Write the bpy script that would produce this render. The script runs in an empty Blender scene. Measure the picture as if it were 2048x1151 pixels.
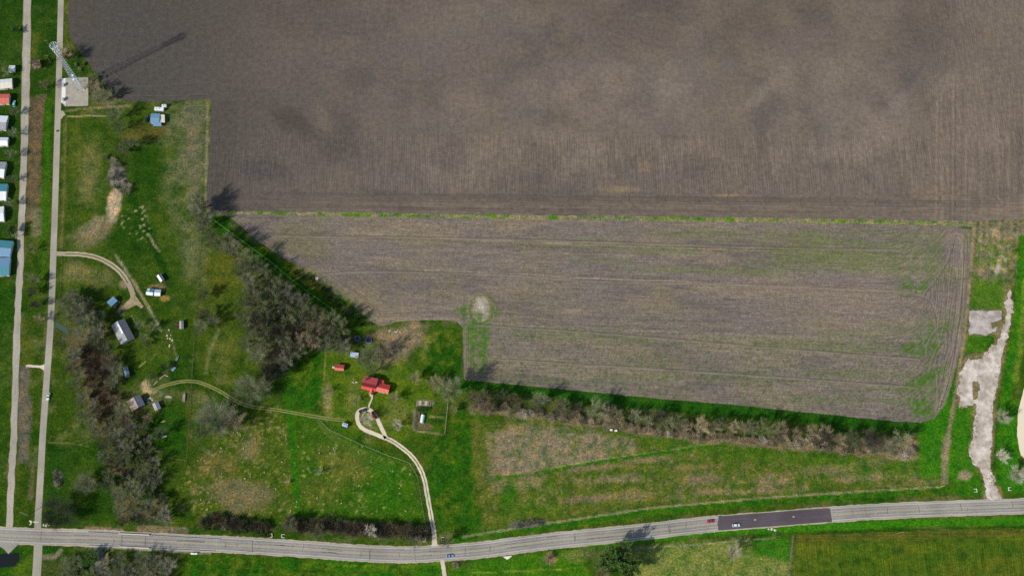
import bpy, math, random
import numpy as np
from mathutils import Vector

random.seed(7)
rng = np.random.default_rng(7)
PI = math.pi
scene = bpy.context.scene
COL = scene.collection

# ------------------------------------------------------------------ camera
PW, PH = 2048.0, 1151.0
F_PX = 2200.0
NADIR = (890.0, 1305.0)            # photo pixel straight below the camera
CAM_H = 730.0
_vx, _vy = NADIR[0] - PW / 2, -(NADIR[1] - PH / 2)
_d = np.array([_vx, _vy, -F_PX]); _d /= np.linalg.norm(_d)
_u = -_d
_x = np.array([1.0, 0, 0]) - _u[0] * _u; _x /= np.linalg.norm(_x)
_y = np.cross(_u, _x)
RC = np.array([_x, _y, _u])        # camera axes -> world axes
CAM = np.array([0.0, 0.0, CAM_H])

cam_d = bpy.data.cameras.new('camera')
cam_d.sensor_width = 36.0
cam_d.lens = F_PX / PW * 36.0
cam_d.clip_start = 1.0
cam_d.clip_end = 20000.0
cam = bpy.data.objects.new('camera', cam_d)
COL.objects.link(cam)
from mathutils import Matrix
M4 = Matrix(RC.tolist()).to_4x4()
M4.translation = Vector(CAM)
cam.matrix_world = M4
scene.camera = cam

# ------------------------------------------------------------------ light
SUN_EL, SHADOW_ANG = math.radians(35), math.radians(33)   # shadows fall towards the upper right
world = bpy.data.worlds.new('World'); scene.world = world; world.use_nodes = True
nt = world.node_tree; nt.nodes.clear()
sky = nt.nodes.new('ShaderNodeTexSky'); sky.sky_type = 'NISHITA'; sky.sun_disc = False
sky.sun_elevation = SUN_EL
sky.sun_rotation = math.radians(90) - (SHADOW_ANG + PI)
bg = nt.nodes.new('ShaderNodeBackground'); bg.inputs[1].default_value = 0.1
wo = nt.nodes.new('ShaderNodeOutputWorld')
nt.links.new(sky.outputs[0], bg.inputs[0]); nt.links.new(bg.outputs[0], wo.inputs[0])
sd = bpy.data.lights.new('sun', 'SUN'); sd.energy = 3.4; sd.angle = math.radians(1.2); sd.color = (1, .94, .85)
so = bpy.data.objects.new('sun', sd); COL.objects.link(so)
sundir = Vector((math.cos(SHADOW_ANG) * math.cos(SUN_EL), math.sin(SHADOW_ANG) * math.cos(SUN_EL), -math.sin(SUN_EL)))
so.rotation_euler = sundir.to_track_quat('-Z', 'Y').to_euler()
vs = scene.view_settings
vs.view_transform = 'Standard'; vs.look = 'None'; vs.exposure = 0.44; vs.gamma = 1.0; vs.use_curve_mapping = False
scene.cycles.max_bounces = 4
scene.cycles.use_denoising = False

# ------------------------------------------------------------------ photo <-> ground
def W(px, py, z=0.0):
    d = RC @ np.array([px - PW / 2, -(py - PH / 2), -F_PX])
    t = (z - CAM_H) / d[2]
    return Vector((d[0] * t, d[1] * t, z))

def topx(X, Y, z=0.0):
    """world arrays -> photo pixel arrays"""
    P = np.stack([X, Y, np.full_like(X, z) - CAM_H], -1) @ RC.T.T if False else np.stack([X, Y, np.full_like(X, z - CAM_H)], -1)
    c = P @ RC                       # world -> camera axes
    return PW / 2 + F_PX * c[..., 0] / -c[..., 2], PH / 2 - F_PX * c[..., 1] / -c[..., 2]

MPP = (W(1025, 575) - W(1024, 575)).length     # metres per photo pixel mid frame

# ------------------------------------------------------------------ noise
def vnoise(x, y, seed):
    xi = np.floor(x).astype(np.int64); yi = np.floor(y).astype(np.int64)
    fx = x - xi; fy = y - yi
    fx = fx * fx * (3 - 2 * fx); fy = fy * fy * (3 - 2 * fy)
    def h(a, b):
        n = (a * 374761393 + b * 668265263 + seed * 974634777) & 0x7fffffff
        n = ((n ^ (n >> 13)) * 1274126177) & 0x7fffffff
        n = n ^ (n >> 16)
        return (n & 0xffff) / 65535.0
    return (h(xi, yi) * (1 - fx) + h(xi + 1, yi) * fx) * (1 - fy) + (h(xi, yi + 1) * (1 - fx) + h(xi + 1, yi + 1) * fx) * fy

def fbm(x, y, size, seed, octv=4, gain=.5):
    s = 0; a = 1; t = 0; f = 1.0 / size
    for o in range(octv):
        s = s + a * vnoise(x * f + 17.3 * o, y * f - 9.1 * o, seed + o * 31); t += a; a *= gain; f *= 2.03
    return s / t

def sst(e0, e1, x):
    t = np.clip((x - e0) / (e1 - e0), 0, 1); return t * t * (3 - 2 * t)

def lin(c):
    c = np.asarray(c, float) / 255.0
    return np.where(c <= .04045, c / 12.92, ((c + .055) / 1.055) ** 2.4)
def S(r, g, b): return lin((r, g, b))

def poly_sd(px, py, pts):
    """signed distance to polygon, negative inside (pixels)"""
    pts = np.asarray(pts, float); n = len(pts)
    d = np.full(px.shape, 1e18); ins = np.zeros(px.shape, bool)
    for i in range(n):
        ax, ay = pts[i]; bx, by = pts[(i + 1) % n]
        ex, ey = bx - ax, by - ay
        L = ex * ex + ey * ey + 1e-12
        t = np.clip(((px - ax) * ex + (py - ay) * ey) / L, 0, 1)
        d = np.minimum(d, (px - ax - t * ex) ** 2 + (py - ay - t * ey) ** 2)
        if ay != by:
            c = ((ay > py) != (by > py)) & (px < (bx - ax) * (py - ay) / (by - ay) + ax)
            ins ^= c
    d = np.sqrt(d); return np.where(ins, -d, d)

def line_d(px, py, pts):
    d = np.full(px.shape, 1e18)
    for i in range(len(pts) - 1):
        ax, ay = pts[i]; bx, by = pts[i + 1]
        ex, ey = bx - ax, by - ay
        t = np.clip(((px - ax) * ex + (py - ay) * ey) / (ex * ex + ey * ey + 1e-12), 0, 1)
        d = np.minimum(d, (px - ax - t * ex) ** 2 + (py - ay - t * ey) ** 2)
    return np.sqrt(d)

class Paint:
    """albedo of a sheet of land, painted vertex by vertex from what grows or lies there"""
    def __init__(s, X, Y):
        s.X, s.Y = X, Y
        s.px, s.py = topx(X, Y)
        s.n1 = fbm(X, Y, 14, 3); s.n2 = fbm(X, Y, 45, 11); s.n3 = fbm(X, Y, 5, 29, 3)
        s.C = np.zeros(X.shape + (3,))
    def box(s, x0, y0, x1, y1, m=0):
        return np.nonzero((s.px > x0 - m) & (s.px < x1 + m) & (s.py > y0 - m) & (s.py < y1 + m))[0]
    def mix(s, idx, a, col):
        a = np.clip(a, 0, 1)[:, None]; s.C[idx] = s.C[idx] * (1 - a) + np.asarray(col) * a
    def fill(s, m, col): s.mix(np.arange(len(s.px)), m, col)
    def poly(s, pts, col, a=1.0, soft=6, rag=8):
        p = np.asarray(pts, float)
        i = s.box(p[:, 0].min(), p[:, 1].min(), p[:, 0].max(), p[:, 1].max(), soft + rag)
        if not len(i): return
        d = poly_sd(s.px[i], s.py[i], pts) + (s.n1[i] - .5) * 2 * rag + (s.n3[i] - .5) * rag
        s.mix(i, a * (1 - sst(-soft, soft, d)), col)
    def ell(s, cx, cy, rx, ry, col, a=1.0, rot=0, soft=.5, rag=.5):
        R = max(rx, ry) * 1.8; i = s.box(cx - R, cy - R, cx + R, cy + R)
        if not len(i): return
        c, n = math.cos(math.radians(rot)), math.sin(math.radians(rot))
        dx, dy = s.px[i] - cx, s.py[i] - cy
        r = np.sqrt(((dx * c + dy * n) / rx) ** 2 + ((-dx * n + dy * c) / ry) ** 2)
        r = r + (s.n1[i] - .5) * 2 * rag + (s.n3[i] - .5) * rag
        s.mix(i, a * (1 - sst(1 - soft, 1 + soft, r)), col)
    def line(s, pts, w, col, a=1.0, soft=1.2, rag=0.6):
        p = np.asarray(pts, float)
        i = s.box(p[:, 0].min(), p[:, 1].min(), p[:, 0].max(), p[:, 1].max(), w + soft + 3)
        if not len(i): return
        d = line_d(s.px[i], s.py[i], pts) + (s.n3[i] - .5) * 2 * rag
        s.mix(i, a * (1 - sst(w / 2 - soft / 2, w / 2 + soft / 2, d)), col)
    def speck(s, pts, col, amt=.5, thr=.55, a=1.0, soft=8, size=2.2):
        """mottling of one plant colour inside a polygon"""
        p = np.asarray(pts, float)
        i = s.box(p[:, 0].min(), p[:, 1].min(), p[:, 0].max(), p[:, 1].max(), 12)
        if not len(i): return
        d = poly_sd(s.px[i], s.py[i], pts) + (s.n1[i] - .5) * 16
        n = fbm(s.X[i], s.Y[i], size, 77, 3)
        s.mix(i, a * (1 - sst(-soft, soft, d)) * sst(thr - .08, thr + .08, n * amt + s.n1[i] * (1 - amt)), col)

# ------------------------------------------------------------------ materials
def new_mat(name):
    m = bpy.data.materials.new(name); m.use_nodes = True
    nt = m.node_tree; nt.nodes.clear()
    o = nt.nodes.new('ShaderNodeOutputMaterial'); b = nt.nodes.new('ShaderNodeBsdfPrincipled')
    nt.links.new(b.outputs[0], o.inputs[0])
    return m, nt, b

def nd(nt, t, **k):
    n = nt.nodes.new(t)
    for a, v in k.items(): setattr(n, a, v)
    return n

def noise_node(nt, scale, detail=4, vec=None, rough=.55):
    n = nd(nt, 'ShaderNodeTexNoise'); n.inputs['Scale'].default_value = scale
    n.inputs['Detail'].default_value = detail; n.inputs['Roughness'].default_value = rough
    if vec is not None: nt.links.new(vec, n.inputs['Vector'])
    return n

def maprange(nt, src, a, b, c, d):
    n = nd(nt, 'ShaderNodeMapRange'); n.inputs[1].default_value = a; n.inputs[2].default_value = b
    n.inputs[3].default_value = c; n.inputs[4].default_value = d
    nt.links.new(src, n.inputs[0]); return n.outputs[0]

def vmul(nt, col, fac):
    n = nd(nt, 'ShaderNodeVectorMath', operation='SCALE')
    nt.links.new(col, n.inputs[0]); nt.links.new(fac, n.inputs['Scale']); return n.outputs[0]

def mul(nt, a, b):
    n = nd(nt, 'ShaderNodeMath', operation='MULTIPLY'); nt.links.new(a, n.inputs[0])
    if isinstance(b, (int, float)): n.inputs[1].default_value = b
    else: nt.links.new(b, n.inputs[1])
    return n.outputs[0]

def land_mat(name, rows=0.0, grain=.5, bump=.5, tint=None, patch=False):
    m, nt, b = new_mat(name)
    at = nd(nt, 'ShaderNodeAttribute', attribute_name='Col')
    geo = nd(nt, 'ShaderNodeNewGeometry')
    n1 = noise_node(nt, 1.1, 4, geo.outputs['Position'], .7)
    n2 = noise_node(nt, .28, 3, geo.outputs['Position'])
    n4 = noise_node(nt, .62, 2, geo.outputs['Position'], .8)
    f1 = maprange(nt, n1.outputs[0], .3, .7, 1 - grain, 1 + grain)
    f2 = maprange(nt, n2.outputs[0], .3, .7, .84, 1.16)
    f = mul(nt, mul(nt, f1, f2), maprange(nt, n4.outputs[0], .3, .7, 1 - grain * .7, 1 + grain * .7))
    h = n1.outputs[0]
    if rows:
        ra = nd(nt, 'ShaderNodeAttribute', attribute_name='row')
        s1 = nd(nt, 'ShaderNodeMath', operation='MULTIPLY_ADD')
        nt.links.new(n2.outputs[0], s1.inputs[0]); s1.inputs[1].default_value = 4.5
        nt.links.new(ra.outputs['Fac'], s1.inputs[2])
        s2 = nd(nt, 'ShaderNodeMath', operation='SINE'); nt.links.new(s1.outputs[0], s2.inputs[0])
        n3 = noise_node(nt, .05, 3, geo.outputs['Position'])
        amp = maprange(nt, n3.outputs[0], .38, .62, .1, 1.2)
        ramp = nd(nt, 'ShaderNodeAttribute', attribute_name='rowamp')
        sp_ = nd(nt, 'ShaderNodeSeparateXYZ'); nt.links.new(geo.outputs['Position'], sp_.inputs[0])
        al = nd(nt, 'ShaderNodeMath', operation='ADD'); nt.links.new(sp_.outputs[0], al.inputs[0]); nt.links.new(sp_.outputs[1], al.inputs[1])
        cv = nd(nt, 'ShaderNodeCombineXYZ'); nt.links.new(mul(nt, s1.outputs[0], .2), cv.inputs[0]); nt.links.new(mul(nt, al.outputs[0], .05), cv.inputs[1])
        ns = noise_node(nt, 1.0, 3, cv.outputs[0], .7)
        irr = maprange(nt, ns.outputs[0], .3, .7, -1.5, 1.5)
        ad0 = nd(nt, 'ShaderNodeMath', operation='MULTIPLY_ADD'); nt.links.new(mul(nt, s2.outputs[0], amp), ad0.inputs[0]); ad0.inputs[1].default_value = .55; nt.links.new(irr, ad0.inputs[2])
        sr = mul(nt, ad0.outputs[0], ramp.outputs['Fac'])
        fr = maprange(nt, sr, -1, 1, 1 - rows, 1 + rows)
        f = mul(nt, f, fr)
        ad = nd(nt, 'ShaderNodeMath', operation='MULTIPLY_ADD'); nt.links.new(sr, ad.inputs[0]); ad.inputs[1].default_value = .35
        nt.links.new(n1.outputs[0], ad.inputs[2]); h = ad.outputs[0]
    src = at.outputs['Color']
    if tint is not None:
        n5 = noise_node(nt, .85, 4, geo.outputs['Position'], .75)
        mp_ = nd(nt, 'ShaderNodeMix', data_type='RGBA'); nt.links.new(maprange(nt, n5.outputs[0], .52, .7, 0, tint[1]), mp_.inputs[0])
        nt.links.new(src, mp_.inputs[6]); mp_.inputs[7].default_value = (*lin(tint[0]), 1); src = mp_.outputs[2]
    if patch:
        n6 = noise_node(nt, .13, 5, geo.outputs['Position'], .65)
        cr = nd(nt, 'ShaderNodeValToRGB'); cr.color_ramp.elements[0].position = .32; cr.color_ramp.elements[0].color = (.45, .68, .5, 1)
        cr.color_ramp.elements[1].position = .68; cr.color_ramp.elements[1].color = (1.5, 1.22, .95, 1)
        e_ = cr.color_ramp.elements.new(.5); e_.color = (1, 1, 1, 1)
        nt.links.new(n6.outputs[0], cr.inputs[0])
        vm = nd(nt, 'ShaderNodeVectorMath', operation='MULTIPLY'); nt.links.new(src, vm.inputs[0]); nt.links.new(cr.outputs[0], vm.inputs[1]); src = vm.outputs[0]
    c = vmul(nt, src, f)
    nt.links.new(c, b.inputs['Base Color'])
    b.inputs['Roughness'].default_value = .95
    b.inputs['Specular IOR Level'].default_value = .08
    bp = nd(nt, 'ShaderNodeBump'); bp.inputs['Strength'].default_value = bump; bp.inputs['Distance'].default_value = .5
    nt.links.new(h, bp.inputs['Height']); nt.links.new(bp.outputs[0], b.inputs['Normal'])
    return m

def flat_mat(name, col, rough=.8, var=.15, scale=2.0, spec=.3, metal=0, objvar=0.0, bump=0.0, hue2=None):
    """col: photo-like sRGB 0-255"""
    m, nt, b = new_mat(name)
    geo = nd(nt, 'ShaderNodeNewGeometry')
    n = noise_node(nt, scale, 5, geo.outputs['Position'], .65)
    f = maprange(nt, n.outputs[0], .3, .7, 1 - var, 1 + var)
    rgb = nd(nt, 'ShaderNodeRGB'); rgb.outputs[0].default_value = (*lin(col), 1)
    src = rgb.outputs[0]
    if hue2 is not None:
        mx = nd(nt, 'ShaderNodeMix', data_type='RGBA')
        n5 = noise_node(nt, scale * .31, 3, geo.outputs['Position'])
        if objvar:
            oi2 = nd(nt, 'ShaderNodeObjectInfo'); nt.links.new(oi2.outputs['Random'], mx.inputs[0])
        else:
            nt.links.new(maprange(nt, n5.outputs[0], .4, .6, 0, 1), mx.inputs[0])
        nt.links.new(src, mx.inputs[6]); mx.inputs[7].default_value = (*lin(hue2), 1); src = mx.outputs[2]
    if objvar:
        oi = nd(nt, 'ShaderNodeObjectInfo')
        k = nd(nt, 'ShaderNodeMath', operation='FRACT')
        nt.links.new(mul(nt, oi.outputs['Random'], 7.31), k.inputs[0])
        f = mul(nt, f, maprange(nt, k.outputs[0], 0, 1, 1 - objvar, 1 + objvar))
    nt.links.new(vmul(nt, src, f), b.inputs['Base Color'])
    b.inputs['Roughness'].default_value = rough; b.inputs['Specular IOR Level'].default_value = spec
    b.inputs['Metallic'].default_value = metal
    if bump:
        bp = nd(nt, 'ShaderNodeBump'); bp.inputs['Strength'].default_value = bump; bp.inputs['Distance'].default_value = .1
        nt.links.new(n.outputs[0], bp.inputs['Height']); nt.links.new(bp.outputs[0], b.inputs['Normal'])
    return m

def road_mat(name, col, streak=.12, edge=None, var=.12, seam=None):
    """uv.x across 0-1, uv.y metres along"""
    m, nt, b = new_mat(name)
    uv = nd(nt, 'ShaderNodeUVMap', uv_map='uv')
    geo = nd(nt, 'ShaderNodeNewGeometry')
    mp = nd(nt, 'ShaderNodeMapping'); mp.inputs['Scale'].default_value = (26, .02, 1)
    nt.links.new(uv.outputs[0], mp.inputs[0])
    st = noise_node(nt, 1.0, 3, mp.outputs[0])
    n1 = noise_node(nt, .9, 5, geo.outputs['Position'], .7)
    n2 = noise_node(nt, .045, 3, geo.outputs['Position'])
    f = mul(nt, maprange(nt, st.outputs[0], .3, .7, 1 - streak, 1 + streak), maprange(nt, n1.outputs[0], .3, .7, 1 - var, 1 + var))
    f = mul(nt, f, maprange(nt, n2.outputs[0], .35, .65, .84, 1.12))
    rgb = nd(nt, 'ShaderNodeRGB'); rgb.outputs[0].default_value = (*lin(col), 1)
    src = rgb.outputs[0]
    if edge is not None:
        sx = nd(nt, 'ShaderNodeSeparateXYZ'); nt.links.new(uv.outputs[0], sx.inputs[0])
        a = nd(nt, 'ShaderNodeMath', operation='SUBTRACT'); nt.links.new(sx.outputs[0], a.inputs[0]); a.inputs[1].default_value = .5
        ab = nd(nt, 'ShaderNodeMath', operation='ABSOLUTE'); nt.links.new(a.outputs[0], ab.inputs[0])
        ad = nd(nt, 'ShaderNodeMath', operation='MULTIPLY_ADD'); nt.links.new(n1.outputs[0], ad.inputs[0]); ad.inputs[1].default_value = .16
        nt.links.new(ab.outputs[0], ad.inputs[2])
        mx = nd(nt, 'ShaderNodeMix', data_type='RGBA')
        nt.links.new(maprange(nt, ad.outputs[0], edge[1], edge[1] + .05, 0, 1), mx.inputs[0])
        nt.links.new(src, mx.inputs[6]); mx.inputs[7].default_value = (*lin(edge[0]), 1); src = mx.outputs[2]
    nt.links.new(vmul(nt, src, f), b.inputs['Base Color'])
    b.inputs['Roughness'].default_value = .9; b.inputs['Specular IOR Level'].default_value = .15
    return m

def metal_roof(name, col, rust=None, spec=.4, rough=.5, var=.12):
    m, nt, b = new_mat(name)
    uv = nd(nt, 'ShaderNodeUVMap', uv_map='uv'); geo = nd(nt, 'ShaderNodeNewGeometry')
    sx = nd(nt, 'ShaderNodeSeparateXYZ'); nt.links.new(uv.outputs[0], sx.inputs[0])
    w = nd(nt, 'ShaderNodeMath', operation='SINE'); nt.links.new(mul(nt, sx.outputs[0], 2 * PI / .9), w.inputs[0])
    mp = nd(nt, 'ShaderNodeMapping'); mp.inputs['Scale'].default_value = (1.2, .15, 1); nt.links.new(uv.outputs[0], mp.inputs[0])
    st = noise_node(nt, 1.0, 4, mp.outputs[0])
    n1 = noise_node(nt, .5, 4, geo.outputs['Position'])
    f = mul(nt, maprange(nt, st.outputs[0], .3, .7, 1 - var, 1 + var), maprange(nt, w.outputs[0], -1, 1, .9, 1.08))
    rgb = nd(nt, 'ShaderNodeRGB'); rgb.outputs[0].default_value = (*lin(col), 1); src = rgb.outputs[0]
    if rust is not None:
        mx = nd(nt, 'ShaderNodeMix', data_type='RGBA')
        nt.links.new(maprange(nt, n1.outputs[0], .5, .68, 0, .8), mx.inputs[0])
        nt.links.new(src, mx.inputs[6]); mx.inputs[7].default_value = (*lin(rust), 1); src = mx.outputs[2]
    nt.links.new(vmul(nt, src, f), b.inputs['Base Color'])
    b.inputs['Roughness'].default_value = rough; b.inputs['Specular IOR Level'].default_value = spec
    bp = nd(nt, 'ShaderNodeBump'); bp.inputs['Strength'].default_value = .35; bp.inputs['Distance'].default_value = .06
    nt.links.new(w.outputs[0], bp.inputs['Height']); nt.links.new(bp.outputs[0], b.inputs['Normal'])
    return m

# ------------------------------------------------------------------ object helpers
def tag(o, label=None, cat=None, group=None, kind=None):
    if label: o['label'] = label
    if cat: o['category'] = cat
    if group: o['group'] = group
    if kind: o['kind'] = kind
    return o

def thing(name, loc, label, cat, group=None, rz=0.0):
    o = bpy.data.objects.new(name, None); COL.objects.link(o)
    o.location = loc; o.rotation_euler.z = rz; o.empty_display_size = .5
    return tag(o, label, cat, group)

def link(name, me, parent=None, loc=None, rz=None):
    o = bpy.data.objects.new(name, me); COL.objects.link(o)
    if parent: o.parent = parent
    if loc is not None: o.location = loc
    if rz is not None: o.rotation_euler.z = rz
    return o

class MB:
    def __init__(s): s.v = []; s.f = []; s.mi = []; s.uv = []
    def quad(s, pts, mi=0, uv=None):
        b = len(s.v); s.v += [tuple(p) for p in pts]; s.f.append(tuple(range(b, b + len(pts)))); s.mi.append(mi)
        s.uv.append(uv if uv else [(0, 0)] * len(pts)); return s
    def box(s, c, size, rz=0.0, mi=0):
        cx, cy, cz = c; hx, hy, hz = size[0] / 2, size[1] / 2, size[2] / 2
        co, si = math.cos(rz), math.sin(rz); b = len(s.v)
        for z in (-hz, hz):
            for x, y in ((-hx, -hy), (hx, -hy), (hx, hy), (-hx, hy)):
                s.v.append((cx + x * co - y * si, cy + x * si + y * co, cz + z))
        for f in ((3, 2, 1, 0), (4, 5, 6, 7), (0, 1, 5, 4), (1, 2, 6, 5), (2, 3, 7, 6), (3, 0, 4, 7)):
            s.f.append(tuple(b + i for i in f)); s.mi.append(mi); s.uv.append([(0, 0)] * 4)
        return s
    def tube(s, p0, p1, r0, r1=None, n=4, mi=0, cap=True):
        r1 = r0 if r1 is None else r1
        p0 = Vector(p0); p1 = Vector(p1); d = (p1 - p0)
        if d.length < 1e-6: return s
        d.normalize()
        a = d.cross(Vector((0, 0, 1)) if abs(d.z) < .9 else Vector((1, 0, 0))).normalized(); bb = d.cross(a)
        b = len(s.v)
        for p, r in ((p0, r0), (p1, r1)):
            for i in range(n):
                t = 2 * PI * i / n; s.v.append(tuple(p + (a * math.cos(t) + bb * math.sin(t)) * r))
        for i in range(n):
            j = (i + 1) % n
            s.f.append((b + j, b + i, b + n + i, b + n + j)); s.mi.append(mi); s.uv.append([(0, 0)] * 4)
        if cap:
            s.f.append(tuple(b + n + i for i in reversed(range(n)))); s.mi.append(mi); s.uv.append([(0, 0)] * n)
            s.f.append(tuple(b + i for i in range(n))); s.mi.append(mi); s.uv.append([(0, 0)] * n)
        return s
    def lathe(s, prof, n=20, c=(0, 0, 0), mi=0):
        b = len(s.v)
        for r, z in prof:
            for i in range(n):
                t = 2 * PI * i / n; s.v.append((c[0] + r * math.cos(t), c[1] + r * math.sin(t), c[2] + z))
        for k in range(len(prof) - 1):
            for i in range(n):
                j = (i + 1) % n
                s.f.append((b + k * n + i, b + k * n + j, b + (k + 1) * n + j, b + (k + 1) * n + i)); s.mi.append(mi); s.uv.append([(0, 0)] * 4)
        return s
    def loft(s, rings, mi=0, caps=True):
        n = len(rings[0]); b = len(s.v)
        for r in rings: s.v += [tuple(p) for p in r]
        for k in range(len(rings) - 1):
            for i in range(n):
                j = (i + 1) % n
                s.f.append((b + k * n + i, b + k * n + j, b + (k + 1) * n + j, b + (k + 1) * n + i)); s.mi.append(mi); s.uv.append([(0, 0)] * 4)
        if caps:
            s.f.append(tuple(b + i for i in reversed(range(n)))); s.mi.append(mi); s.uv.append([(0, 0)] * n)
            k = len(rings) - 1
            s.f.append(tuple(b + k * n + i for i in range(n))); s.mi.append(mi); s.uv.append([(0, 0)] * n)
        return s
    def mesh(s, name, mats):
        me = bpy.data.meshes.new(name)
        me.from_pydata(s.v, [], s.f)
        for m in (mats if isinstance(mats, (list, tuple)) else [mats]): me.materials.append(m)
        if any(s.mi): me.polygons.foreach_set('material_index', s.mi)
        if any(any(u) and any(t != (0, 0) for t in u) for u in s.uv):
            ul = me.uv_layers.new(name='uv'); flat = [c for u in s.uv for t in u for c in t]
            ul.data.foreach_set('uv', flat)
        me.update(); return me
    def build(s, name, mats, parent=None, loc=None, rz=None):
        return link(name, s.mesh(name, mats), parent, loc, rz)

# ------------------------------------------------------------------ land sheets
def mesh_grid(name, xs, ys, z, mask=None, snap=None, mat=None):
    """grid mesh in world metres; mask keeps cells, snap moves vertices; returns object, X, Y"""
    nx, ny = len(xs), len(ys)
    X, Y = np.meshgrid(xs, ys); X = X.ravel().copy(); Y = Y.ravel().copy()
    ii, jj = np.meshgrid(np.arange(nx - 1), np.arange(ny - 1))
    a = (jj * nx + ii).ravel()
    F = np.stack([a, a + 1, a + 1 + nx, a + nx], -1)
    if mask is not None:
        keep = mask((X[F].mean(1)), (Y[F].mean(1)))
        F = F[keep]
        used, inv = np.unique(F, return_inverse=True)
        F = inv.reshape(-1, 4); X = X[used]; Y = Y[used]
    if snap is not None: X, Y = snap(X, Y, F)
    me = bpy.data.meshes.new(name)
    n = len(X); me.vertices.add(n)
    co = np.stack([X, Y, np.full(n, z)], -1).astype(np.float32)
    me.vertices.foreach_set('co', co.ravel())
    m = len(F); me.loops.add(m * 4); me.loops.foreach_set('vertex_index', F.ravel().astype(np.int32))
    me.polygons.add(m); me.polygons.foreach_set('loop_start', np.arange(0, m * 4, 4, dtype=np.int32))
    me.polygons.foreach_set('loop_total', np.full(m, 4, dtype=np.int32))
    me.update(calc_edges=True)
    if mat: me.materials.append(mat)
    o = link(name, me); return o, X, Y

def set_col(o, C):
    a = o.data.attributes.new('Col', 'FLOAT_COLOR', 'POINT')
    d = np.ones((len(C), 4), np.float32); d[:, :3] = np.clip(C, 0, 1); a.data.foreach_set('color', d.ravel())
def set_f(o, name, v):
    a = o.data.attributes.new(name, 'FLOAT', 'POINT'); a.data.foreach_set('value', np.asarray(v, np.float32))

def field_sheet(name, pts, z, step, mat, rag=1.0, hole=None, rsize=5):
    """land sheet with the outline given in photo pixels, edges snapped to the (ragged) outline"""
    wp = np.array([W(*p)[:2] for p in pts])
    xs = np.arange(wp[:, 0].min() - 2, wp[:, 0].max() + 2, step); ys = np.arange(wp[:, 1].min() - 2, wp[:, 1].max() + 2, step)
    def sdist(X, Y):
        d = poly_sd(X, Y, wp)
        if hole is not None:
            d = np.maximum(d, -poly_sd(X, Y, np.array([W(*p)[:2] for p in hole])))
        return d + (fbm(X, Y, rsize, 5, 3) - .5) * 2 * rag
    def snap(X, Y, F):
        cnt = np.bincount(F.ravel(), minlength=len(X)); bi = np.nonzero(cnt < 4)[0]
        e = .05
        for _ in range(2):
            x, y = X[bi], Y[bi]; d = sdist(x, y)
            gx = (sdist(x + e, y) - d) / e; gy = (sdist(x, y + e) - d) / e
            g = np.maximum(gx * gx + gy * gy, .3)
            k = np.clip(d / g, -step * .6, step * .6)
            X[bi] = x - gx * k; Y[bi] = y - gy * k
        return X, Y
    o, X, Y = mesh_grid(name, xs, ys, z, lambda x, y: sdist(x, y) < 0, snap, mat)
    return o, X, Y

# colours of the land (sRGB, as in daylight)
G_MID, G_LUSH, G_OLIVE, G_DARK = S(58, 80, 20), S(34, 72, 16), S(88, 92, 34), S(36, 56, 20)
DRY, TAN, BROWN, PINK, SOIL, LITTER = S(122, 112, 88), S(150, 136, 108), S(98, 82, 62), S(132, 114, 98), S(100, 90, 79), S(66, 60, 46)

corners = [W(-25, -25), W(2073, -25), W(-25, 1176), W(2073, 1176)]
x0, x1 = min(c.x for c in corners), max(c.x for c in corners); y0, y1 = min(c.y for c in corners), max(c.y for c in corners)
grow = np.cumsum(1.6 * 1.32 ** np.arange(26)); 
xs = np.concatenate([(x0 - grow)[::-1], np.arange(x0, x1, 1.0), x1 + grow])
ys = np.concatenate([(y0 - grow)[::-1], np.arange(y0, y1, 1.0), y1 + grow])
ground, GX, GY = mesh_grid('ground', xs, ys, 0.0, mat=land_mat('grassland', 0, .55, .8, ((108, 122, 34), .3), True))
tag(ground, 'flat green grassland with dry patches around the farm fields', kind='structure')
P = Paint(GX, GY)
P.C[:] = G_MID
P.fill(sst(.45, .62, P.n2), G_LUSH)
P.fill(.5 * sst(.5, .66, fbm(GX, GY, 22, 41)), G_OLIVE)
P.fill(.25 * sst(.52, .7, fbm(GX, GY, 9, 51)), DRY)

# --- west strip and roadside land
P.poly([(58, -30), (112, -30), (108, 190), (88, 195), (60, 190)], G_LUSH, .6, 8, 8)
P.poly([(58, 60), (80, 60), (78, 120), (58, 120)], G_OLIVE, .6)
P.poly([(57, 196), (92, 190), (84, 300), (80, 400), (60, 440), (48, 440), (54, 300)], BROWN, .95, 5, 5)
P.line([(53, 200), (47, 440), (42, 560)], 8, S(80, 70, 52), .8, 6)
P.poly([(90, 200), (104, 200), (98, 430), (88, 560), (82, 560), (84, 400)], S(62, 104, 22), .9, 4, 3)
P.poly([(60, 420), (84, 420), (84, 470), (62, 480)], DRY, .6)
P.poly([(130, 0), (140, 60), (150, 95), (128, 150), (126, 0)], G_OLIVE, .5)
P.poly([(48, 560), (66, 560), (70, 640), (50, 660)], G_MID, .8)
P.poly([(38, 730), (58, 735), (62, 860), (56, 925), (36, 925), (34, 860)], S(100, 92, 80), .9, 5, 5)
P.poly([(60, 925), (70, 925), (66, 1000), (58, 1000)], S(96, 84, 66), .8, 4, 4)
P.poly([(86, 690), (98, 600), (112, 600), (100, 720), (92, 850), (84, 850)], DRY, .35)
P.poly([(-30, -30), (44, -30), (38, 560), (-30, 560)], S(46, 76, 24), .7, 8, 4)
P.poly([(-30, 560), (30, 560), (6, 1050), (-30, 1050)], S(48, 84, 22), .6, 8, 4)
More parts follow.
